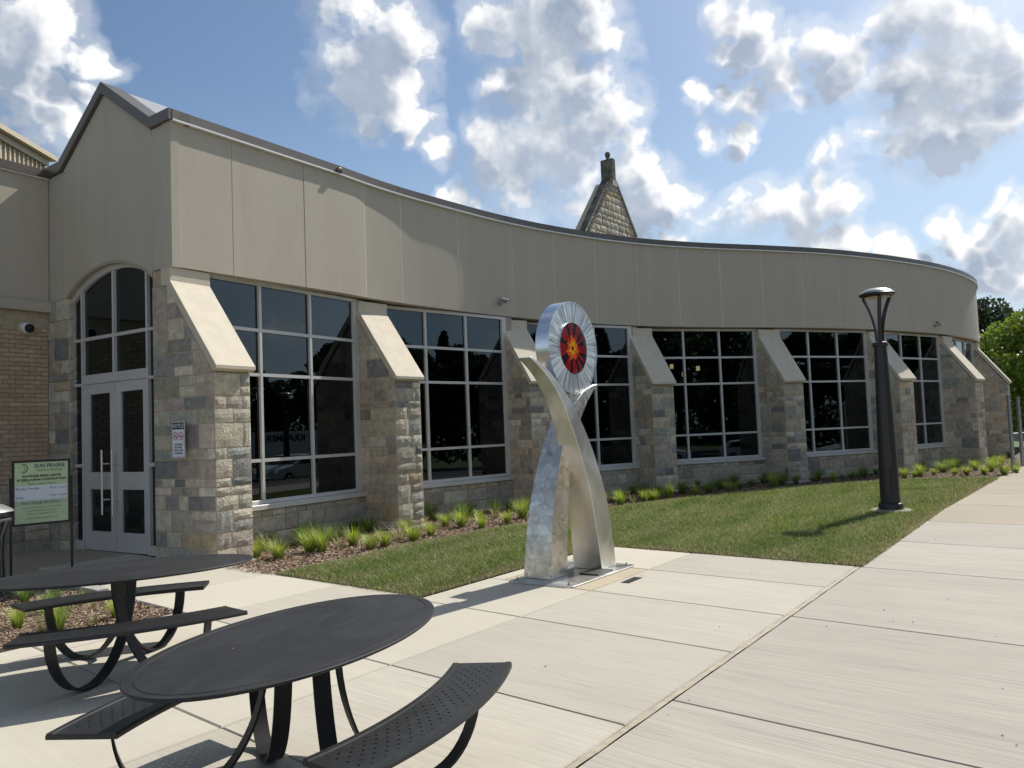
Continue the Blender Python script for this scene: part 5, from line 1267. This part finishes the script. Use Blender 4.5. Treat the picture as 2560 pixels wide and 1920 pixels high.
for cx_ in (.080, .205):
    mb = MB(); cy_ = .300
    for i in range(28):
        w0, w1_ = 2 * math.pi * i / 28, 2 * math.pi * (i + 1) / 28
        mb.add([F1(cx_ + r * math.cos(w), cy_ + r * math.sin(w), .0040) for r, w in ((.046, w0), (.056, w0), (.056, w1_), (.046, w1_))], [(0, 1, 2, 3)])
    c45 = .047 * .707; q = .0040
    mb.add([F1(cx_ - c45 - q, cy_ + c45 - q, .0042), F1(cx_ - c45 + q, cy_ + c45 + q, .0042), F1(cx_ + c45 + q, cy_ - c45 + q, .0042), F1(cx_ + c45 - q, cy_ - c45 - q, .0042)], [(0, 1, 2, 3)])
    mb.obj('prohibition_symbol', M['red'], ns)
    MB().add([F1(cx_ - .034, cy_ - .014, .0034), F1(cx_ + .030, cy_ - .014, .0034), F1(cx_ + .030, cy_ - .003, .0034), F1(cx_ - .034, cy_ - .003, .0034)], [(0, 1, 2, 3)]).obj('cigarette_symbol', M['text_black'], ns)
    sm_ = MB(); sm_.tube([F1(cx_ + .022 + .008 * math.sin(i * 1.1), cy_ + .002 + i * .005, .0036) for i in range(7)], .0016, 4); sm_.obj('smoke_symbol', M['text_black'], ns)
for b_ in (.02, .48): MB().lathe([(.006, 0), (.006, .004)], (0, 0, 0), 8).obj('screw', M['galv'], ns).matrix_world = Matrix.Translation(F1(SW_ / 2, b_, .004)) @ Vector((-GN.x, -GN.y, 0)).to_track_quat('Z', 'Y').to_matrix().to_4x4()
MB().prism([(.10, .05), (.18, .05), (.18, .45), (.10, .45)], F1, -.055, -.003).obj('bracket', M['galv'], ns)

# ================================================================== cameras
dome = empty('dome_camera', tuple(L3(.366, 3.63, 0)), label='white dome security camera on the tan brick wall left of the door', cat='security camera')
q_ = L3(.366, 3.63, .02); dd = Vector((WN.x, WN.y, -.15)).normalized(); mt = Matrix.Translation(q_) @ dd.to_track_quat('Z', 'Y').to_matrix().to_4x4()
def placed(mb, name, m, par, mw, **k):
    o = mb.obj(name, m, None, **k); o.matrix_world = mw; o.parent = par; o.matrix_parent_inverse = par.matrix_world.inverted(); return o
placed(MB().lathe([(.085, -.04), (.088, .05), (.084, .10), (.075, .115)], n=28), 'housing', M['white'], dome, mt, smooth=True)
placed(MB().lathe([(.072, .112), (.070, .135), (.058, .165), (.035, .185), (.01, .19)], n=28), 'lens_dome', M['tyre'], dome, mt, smooth=True)
def bullet(s, z, lb_, aim):
    p, nn = fas(s); b = empty('bullet_camera', (p.x, p.y, z), label=lb_, cat='security camera', group='security cameras on the curved fascia')
    N3 = Vector((nn.x, nn.y, 0)); base = W3(p, z)
    mw = Matrix.Translation(base + N3 * .0) @ N3.to_track_quat('Z', 'Y').to_matrix().to_4x4()
    placed(MB().lathe([(.055, -.01), (.055, .03), (.03, .045)], n=18), 'mount', M['galv'], b, mw, smooth=True)
    MB().tube([base + N3 * .03, base + N3 * .09 - Vector((0, 0, .02)), base + N3 * .13 + Vector((0, 0, .03))], .018, 10).obj('arm', M['galv'], b, smooth=True)
    A3 = Vector(aim).normalized(); c_ = base + N3 * .14 + Vector((0, 0, .05)); mw2 = Matrix.Translation(c_ - A3 * .09) @ A3.to_track_quat('Z', 'Y').to_matrix().to_4x4()
    placed(MB().lathe([(.035, 0), (.045, .02), (.045, .17), (.038, .172), (.036, .165)], n=18), 'body', M['galv'], b, mw2, smooth=True)
    hood_ = MB()
    for i in range(9): w = math.radians(20 + 140 * i / 8); hood_.v += [(.052 * math.cos(w), .052 * math.sin(w), .0), (.052 * math.cos(w), .052 * math.sin(w), .23), (.056 * math.cos(w), .056 * math.sin(w), .0), (.056 * math.cos(w), .056 * math.sin(w), .23)]
    for i in range(8): o = i * 4; hood_.f += [(o, o + 1, o + 5, o + 4), (o + 2, o + 6, o + 7, o + 3), (o + 1, o + 3, o + 7, o + 5), (o, o + 4, o + 6, o + 2)]
    placed(hood_, 'sun_hood', M['galv'], b, mw2)
bullet(8.05, 4.53, 'small grey bullet security camera on the curved upper wall left of the sculpture disc', (.85, -.4, -.35))
bullet(24.2, 4.50, 'small grey bullet security camera on the upper wall right of the lamp post', (.8, .2, -.35))

# ================================================================== litter bin at the left edge
tr_ = empty('litter_bin', (-6.36, 9.35, 0), label='charcoal metal litter bin with a dome lid beside the green hours board', cat='litter bin')
bx, by = -6.20, 9.35
MB().lathe([(.24, .06), (.24, .80), (.25, .82)], (bx, by, 0), 28).obj('liner', M['grey_metal'], tr_, smooth=True)
for k in range(20):
    w = 2 * math.pi * k / 20; d = Vector((math.cos(w), math.sin(w), 0)); c_ = Vector((bx, by, 0))
    MB().strip([c_ + d * .32 + Vector((0, 0, .0)), c_ + d * .275 + Vector((0, 0, .15)), c_ + d * .262 + Vector((0, 0, .5)), c_ + d * .275 + Vector((0, 0, .72)), c_ + d * .335 + Vector((0, 0, .88))], Vector((-d.y, d.x, 0)), .040, .008).obj('slat', M['grey_metal'], tr_)
MB().lathe([(.34, .88), (.345, .90), (.33, .91)], (bx, by, 0), 32).obj('top_ring', M['grey_metal'], tr_, smooth=True)
MB().lathe([(.36, .985), (.365, .99), (.34, 1.015), (.26, 1.06), (.15, 1.09), (.02, 1.10)], (bx, by, 0), 32).obj('lid', M['lamp_dome'], tr_, smooth=True)
for k in range(4): w = math.pi / 2 * k + .5; MB().tube([(bx + .30 * math.cos(w), by + .30 * math.sin(w), .89), (bx + .30 * math.cos(w), by + .30 * math.sin(w), 1.0)], .012, 6).obj('lid_post', M['grey_metal'], tr_)

# ================================================================== church gable behind
CA = Vector((4.2, 34.7)); CW = Vector((.6, .8)); CN = Vector((.8, -.6))
def K3(t, z, d): return W3(CA + CW * t + CN * d, z)
ch = empty('stone_church', (5, 36, 0), label='old stone church gable with a ball finial rising behind the curved library wall', cat='church')
zt_ = lambda t: 12.62 - (1.12 - t) * 1.235 if t < 1.12 else 12.62 - (t - 1.12) * 1.09
core = MB().prism([(1.12 - 9.5, 0), (1.12 + 9.5, 0), (1.12 + 9.5, .8), (3.04, 10.43), (1.36, 12.52), (.80, 12.52), (-1.38, 9.85), (1.12 - 9.5, .5)], K3, -.70, -.02).obj('gable_wall', M['mortar'], ch)
cr_ = random.Random(3); z = 9.35; nst = 0
saved = list(STONES); STONES.clear()
while z < 12.45:
    h = cr_.choice([.22, .30, .36, .24]); t = -1.6 + cr_.uniform(0, .2)
    while t < 3.8:
        w = cr_.uniform(.22, .55); poly = [(t + .014, z + .014), (t + w - .014, z + .014), (t + w - .014, z + h - .014), (t + .014, z + h - .014)]
        poly = clip(poly, -1.233, 1, 9.99 + 1.38 * 1.233); poly = clip(poly, 1.284, 1, 10.43 + 3.04 * 1.284); poly = clip(poly, 0, 1, 12.5)
        c = cr_.choice([(.60, .51, .37), (.56, .47, .33), (.64, .57, .44), (.50, .43, .33), (.58, .50, .39), (.55, .42, .25)])
        k_ = cr_.uniform(.82, 1.12); add_stone(core, poly, lambda s, zz, d: K3(s, zz, d), .02, col=tuple(x * k_ for x in c)); t += w
    z += h
for par, V, F, c, w in STONES:
    me = bpy.data.meshes.new('stone'); me.from_pydata([tuple(v) for v in V], [], F); me.materials.append(M['stone'])
    bm = bmesh.new(); bm.from_mesh(me); bmesh.ops.recalc_face_normals(bm, faces=bm.faces); bm.to_mesh(me); bm.free()
    me.materials[0] = M['brick']; o = bpy.data.objects.new('stone', me); COL.objects.link(o); o.parent = core; o.matrix_parent_inverse = core.matrix_world.inverted(); o.color = (*c, 1)
MB().prism([(-1.42, 9.80), (-1.26, 9.80), (.93, 12.50), (1.0, 12.72), (.90, 12.74)], K3, -.44, .04).obj('gable_coping', M['church_coping'], ch)
MB().prism([(3.16, 10.42), (3.02, 10.40), (1.36, 12.50), (1.36, 12.72), (1.42, 12.68)], K3, -.44, .04).obj('gable_coping', M['church_coping'], ch)
MB().prism([(1.04, 12.45), (1.37, 12.45), (1.37, 13.62), (1.30, 13.68), (1.10, 13.68), (1.04, 13.62)], K3, -.56, .02).obj('neck', M['church_coping'], ch, bevel=.02)
MB().prism([(.98, 12.40), (1.44, 12.40), (1.39, 12.66), (1.03, 12.66)], K3, -.4, .06).obj('kneeler', M['cap'], ch)
bl = K3(1.20, 13.90, -.26); bb = MB(); bb.lathe([(.05, -.24), (.075, -.19), (.07, -.15), (.11, -.09), (.13, 0), (.11, .08), (.07, .115), (.01, .13)], bl, 20); bb.obj('ball_finial', M['church_coping'], ch, smooth=True)
rear_roof = MB().prism([(1.12 - 7, .4), (1.12, 9.0), (1.12 + 7, .5), (1.12 + 7, .3), (1.12, 8.7), (1.12 - 7, .2)], K3, -14, -.71).obj('roof', M['coping'], ch)

# tan metal-clad block behind, far left
rb = empty('rear_building', (-16, 24, 0), label='tan metal clad building with a cornice showing above the roof at the far left', cat='building')
RA = Vector((-13.02, 22.81)); RD_ = Vector((.0, -1)).normalized(); RN_ = Vector((1, 0))
def B3(u, z, d): return W3(RA + RD_ * u + RN_ * d, z)
MB().prism([(0, 0), (9, 0), (9, 9.79), (0, 9.79)], B3, -8, -.16).obj('wall', M['tan_siding'], rb)
for i in range(26): MB().prism([(i * .2 + .05, 6), (i * .2 + .09, 6), (i * .2 + .09, 9.788), (i * .2 + .05, 9.788)], B3, -.16, -.11).obj('siding_rib', M['tan_siding'], rb)
MB().prism([(-.05, 9.80), (9, 9.80), (9, 9.98), (-.05, 9.98)], B3, -8, -.06).obj('cornice', M['tan_siding'], rb)
MB().prism([(-.22, 9.983), (9, 9.983), (9, 10.12), (-.22, 10.12)], B3, -8.2, .10).obj('cornice_cap', M['tan_siding'], rb)

# ================================================================== trees
def crown_pts(n, blobs, r):
    out = []
    for cx_, cy_, cz, R_, k in blobs:
        m = int(n * k); d = r.normal(size=(m, 3)); d /= np.linalg.norm(d, axis=1)[:, None]; rad = R_ * r.uniform(.55, 1.08, m) ** .6
        out.append(np.c_[cx_, cy_, cz] + d * rad[:, None] * [1, 1, .8])
    return np.concatenate(out)
def leaf_crown(name, n, blobs, size, col, seed, par):
    r = np.random.RandomState(seed); Pn = crown_pts(n, blobs, r); m = len(Pn)
    a = r.normal(size=(m, 3)); a /= np.linalg.norm(a, axis=1)[:, None]; b = np.cross(a, r.normal(size=(m, 3))); b /= np.linalg.norm(b, axis=1)[:, None]; s = size * r.uniform(.6, 1.3, (m, 1))
    V = np.stack([Pn - a * s, Pn + b * s * .6, Pn + a * s, Pn - b * s * .6], 1).reshape(-1, 3); F = np.arange(4 * m).reshape(-1, 4)
    C = np.array(col) * r.uniform(.6, 1.35, (m, 1)) * (1 + .25 * r.normal(size=(m, 3)) * [.3, .1, .2]); C = np.clip(C, .005, 1)
    me = vcol_mesh(name, V, F, np.repeat(C, 4, 0), M['leaf']); o = bpy.data.objects.new(name, me); COL.objects.link(o); o.parent = par; return o
def make_tree(name, h, R_, col, seed, n=9000, leaf=.10, conifer=False, trunk_h=None):
    r = random.Random(seed); root = empty(name); th = trunk_h or h * .32
    tk = MB().tube([(0, 0, -.2), (.05, 0, th * .5), (0, .06, th), (.1, 0, h * .62)], [.03 * h, .022 * h, .017 * h, .006 * h], 9)
    blobs = []
    if conifer:
        for i in range(26):
            f = i / 25; z = th * .5 + (h - th * .5) * f; rad = R_ * (1 - f) ** .8 + .1
            for k in range(5):
                w = r.uniform(0, 6.28); q = rad * r.uniform(.5, .85); blobs.append((q * math.cos(w), q * math.sin(w), z - .12 * q, .22 * rad + .22, 1.0 / 130))
    else:
        for i in range(34):
            w = r.uniform(0, 6.28); f = r.uniform(0, 1); z = th + (h - th) * f; rr = R_ * math.sqrt(max(.05, 1 - (2 * f - .85) ** 2 * .9)) * r.uniform(.35, .95)
            blobs.append((rr * math.cos(w), rr * math.sin(w), z, R_ * r.uniform(.20, .36), 1.0 / 34))
            if i % 3 == 0: tk.tube([(0, 0, th * .8), (rr * .5 * math.cos(w), rr * .5 * math.sin(w), th + (z - th) * .6), (rr * math.cos(w), rr * math.sin(w), z)], [.010 * h, .006 * h, .002 * h], 6)
    tk.obj('trunk', M['bark'], root, smooth=True); leaf_crown('crown', n, blobs, leaf, col, seed, root); return root
GR_T = 'trees behind the library'
t1_ = make_tree('maple_tree', 8.0, 4.9, (.21, .28, .035), 3, 42000, .15); t1_.location = (31.5, 46.5, -1.2); tag(t1_, 'bright yellow green maple with a broad crown at the right edge', 'tree', GR_T)
t2_ = make_tree('dark_tree', 11.0, 5.2, (.055, .08, .035), 4, 22000, .19); t2_.location = (36.5, 63.5, -1.5); tag(t2_, 'tall dark green tree behind the bright maple, left of the two', 'tree', GR_T)
t3_ = copy_tree(t2_); t3_.location = (43.5, 62, -1.6); t3_.rotation_euler = (0, 0, 2); tag(t3_, 'tall dark green tree behind the bright maple, right of the two')
t4_ = copy_tree(t1_); t4_.location = (39.5, 50, -1.8); t4_.rotation_euler = (0, 0, 1.3); tag(t4_, 'maple beyond the right edge, its leaves just entering the photo')
# trees behind the photographer, mirrored in the windows
GB = 'trees across the street mirrored in the windows'
pA = make_tree('street_tree', 10.5, 4.4, (.05, .085, .025), 8, 12000, .26); pB = make_tree('conifer_tree', 13, 2.9, (.03, .055, .022), 9, 10000, .22, conifer=True)
backs = [('A', 60, 20, 1), ('A', 66, 27, .8), ('B', 72, 12, 1.0), ('A', 60, 8, 1.0), ('B', 52, 2, .9), ('A', 56, -4, 1.1), ('A', 49, -10, .9), ('B', 42, -6, 1), ('A', 40, -13, 1.05), ('B', 33, -10, 1.05), ('A', 36, -19, 1.1), ('A', 28, -17, .9), ('B', 25, -12, .9), ('A', 20, -20, 1.1), ('A', 45, 44, .9), ('B', 52, 38, .9), ('A', 62, 36, 1.1), ('A', 12, -24, 1), ('A', 58, 14, .9), ('A', 63, 3, 1), ('B', 60, 24, .8), ('A', 55, -2, .85), ('A', 53, 30, .8), ('A', 38, -9, .9), ('A', 30, -14, .9), ('A', 45, -14, 1.1)]
ua = ub = False
for i, (k, x, y, s) in enumerate(backs):
    if k == 'A': o = pA if not ua else copy_tree(pA); ua = True
    else: o = pB if not ub else copy_tree(pB); ub = True
    o.location = (x, y, -.2); o.rotation_euler = (0, 0, i * 1.7); o.scale = (s, s, s)
    tag(o, 'dark %s across the street, seen only as a mirror image in the library windows' % ('leafy tree' if k == 'A' else 'conifer'), 'tree', GB)

wd_ = empty('tmp'); fb = [(70 * math.cos(math.radians(w)) + 4, 70 * math.sin(math.radians(w)) + 4, 1.2, 3.6, 1 / 52) for w in np.linspace(-62, 42, 52)]
fw = leaf_crown('far_wood', 15000, fb, .42, (.045, .07, .025), 77, None); bpy.data.objects.remove(wd_)
tag(fw, label='dark wooded edge far behind the photographer, mirrored low in the windows', kind='stuff')

# ================================================================== right edge: posts, rail, parked car and house far off
def post(x, y, z1, lb_):
    r = empty('metal_post', (x, y, 0), label=lb_, cat='post', group='bare galvanised posts by the walk')
    MB().box((x, y, z1 / 2), (.075, .075, z1)).obj('shaft', M['galv'], r)
    for i in range(5): MB().box((x + .02, y - .039, z1 - .15 - i * .35), (.022, .006, .022)).obj('bracket', M['drip'], r)
post(13.68, 22.33, 2.12, 'bare galvanised steel post in the mulch in front of the last buttress')
post(15.33, 24.56, 2.10, 'bare galvanised steel post at the right edge of the photo beside the walk')
rl = MB().tube([(15.3, 24.9, .98), (17.6, 25.4, 1.0)], .014, 8); tag(rl.obj('rail', M['white']), 'thin white horizontal rail running off beyond the right edge by the posts', 'rail')
hs = empty('far_house', (46, 60, 0), label='small grey house low beyond the trees at the right edge', cat='house')
MB().box((46, 66, .6), (9, 6, 3.0)).obj('wall', M['conc_kerb'], hs); MB().prism([(-5, 2.1), (5, 2.1), (0, 4.2)], lambda a, b, d: (46 + a, 66 + d, b), -3.4, 3.4).obj('roof', M['asphalt'], hs)
for dx in (-3, 0, 3): MB().box((46 + dx, 62.97, .9), (1.2, .06, 1.2)).obj('window', M['tyre'], hs)

# parked vehicles behind the photographer (mirrored in the glass)
def make_car(paint):
    r = empty('parked_car'); w = .86
    prof = [(-2.15, .35), (-2.2, .75), (-2.05, .95), (-1.75, 1.02), (-1.45, 1.42), (-.4, 1.48), (.35, 1.42), (1.0, 1.0), (1.9, .85), (2.2, .62), (2.2, .35)]
    bd = MB().prism(prof, lambda a, b, d: (a, d, b), -w, w).obj('body', M[paint], r, bevel=.06)
    for s in (-1, 1):
        for (a0, a1, zt0, zt1) in ((-1.40, -.62, 1.36, 1.40), (-.56, .22, 1.41, 1.37)):
            x1b = a1 + (.0 if a1 < 0 else .45)
            MB().add([(a0 - (.25 if a0 < -1 else 0), s * (w + .004), 1.0), (x1b, s * (w + .004), 1.0), (a1, s * (w + .004), zt1), (a0, s * (w + .004), zt0)], [(0, 1, 2, 3)]).obj('window', M['tyre'], bd)
    MB().add([(.40, -w * .88, 1.40), (.40, w * .88, 1.40), (.98, w * .92, 1.04), (.98, -w * .92, 1.04)], [(0, 1, 2, 3)]).obj('windscreen', M['tyre'], bd).location.z = .012
    for x in (-1.35, 1.35):
        for s in (-1, 1):
            wh = MB().lathe([(.32, -.1), (.33, 0), (.32, .1)], n=24); wh.v = [(x + a, s * .80 + c, b + .33) for a, b, c in wh.v]; tyre = wh.obj('wheel', M['tyre'], r, smooth=True)
            hb = MB().lathe([(.19, 0), (.18, .02)], n=16); hb.v = [(x + a, s * .91 + c * s, b + .33) for a, b, c in hb.v]; hb.obj('rim', M['galv'], tyre)
    for s in (-1, 1): MB().box((2.2, s * .62, .70), (.06, .32, .14)).obj('headlight', M['white'], r)
    return r
c1 = make_car('car_white'); c2 = make_car('car_dark')
GC1 = 'cars parked behind the photographer'
SA = math.atan2(U2.y, U2.x)
def place(o, x, y, rz, lb_): o.location = (x, y, terrain(x, y) + .03); o.rotation_euler = (0, 0, rz); tag(o, lb_, 'car', GC1)
place(c1, 23.0, 20.0, SA + math.pi, 'white hatchback on the street, seen mirrored in the bottom of the first window')
place(c2, 29.5, 22.0, SA, 'dark car behind the white hatchback, mirrored in the first window')
c3 = copy_tree(c2); place(c3, 32, 9.2, .3, 'dark car parked left in the mirror image of the second window')
c4 = copy_tree(c2); place(c4, 33, 5.8, .3, 'dark car parked right in the mirror image of the second window')
c5 = copy_tree(c1); place(c5, 30, -3, .8, 'pale car in the mirror image of the fourth window')
c6 = copy_tree(c1); place(c6, 34, 2, .8, 'pale car in the mirror image of the fifth window')
tl_ = empty('box_trailer', (24, 20, 0), label='white box trailer with dark lettering, seen mirrored in the first window', cat='trailer')
TC = Vector((37.0, 24.0)); tdir = Vector((.24, -.97)).normalized()       # runs roughly parallel to the mirrored view plane
def TR(a, b, d): return W3(TC + tdir * a + Vector((-tdir.y, tdir.x)) * -d, b)
MB().prism([(-5.5, .0), (5.5, .0), (5.5, 2.2), (-5.5, 2.2)], TR, -2.4, 0).obj('box', M['white'], tl_)
text_mesh('KRAEMER', .60, lambda x, y, q: TR(x + 1.0, 1.72 + y, .012), bold=.02).obj('lettering', M['text_black'], tl_)
for a_ in (-3, -2.1, 2.6): wh = MB().lathe([(.48, -.12), (.48, .12)], n=20); wh.v = [tuple(TR(a_ + x, -.55 + y, -.25 + z)) for x, y, z in wh.v]; wh.obj('wheel', M['tyre'], tl_)
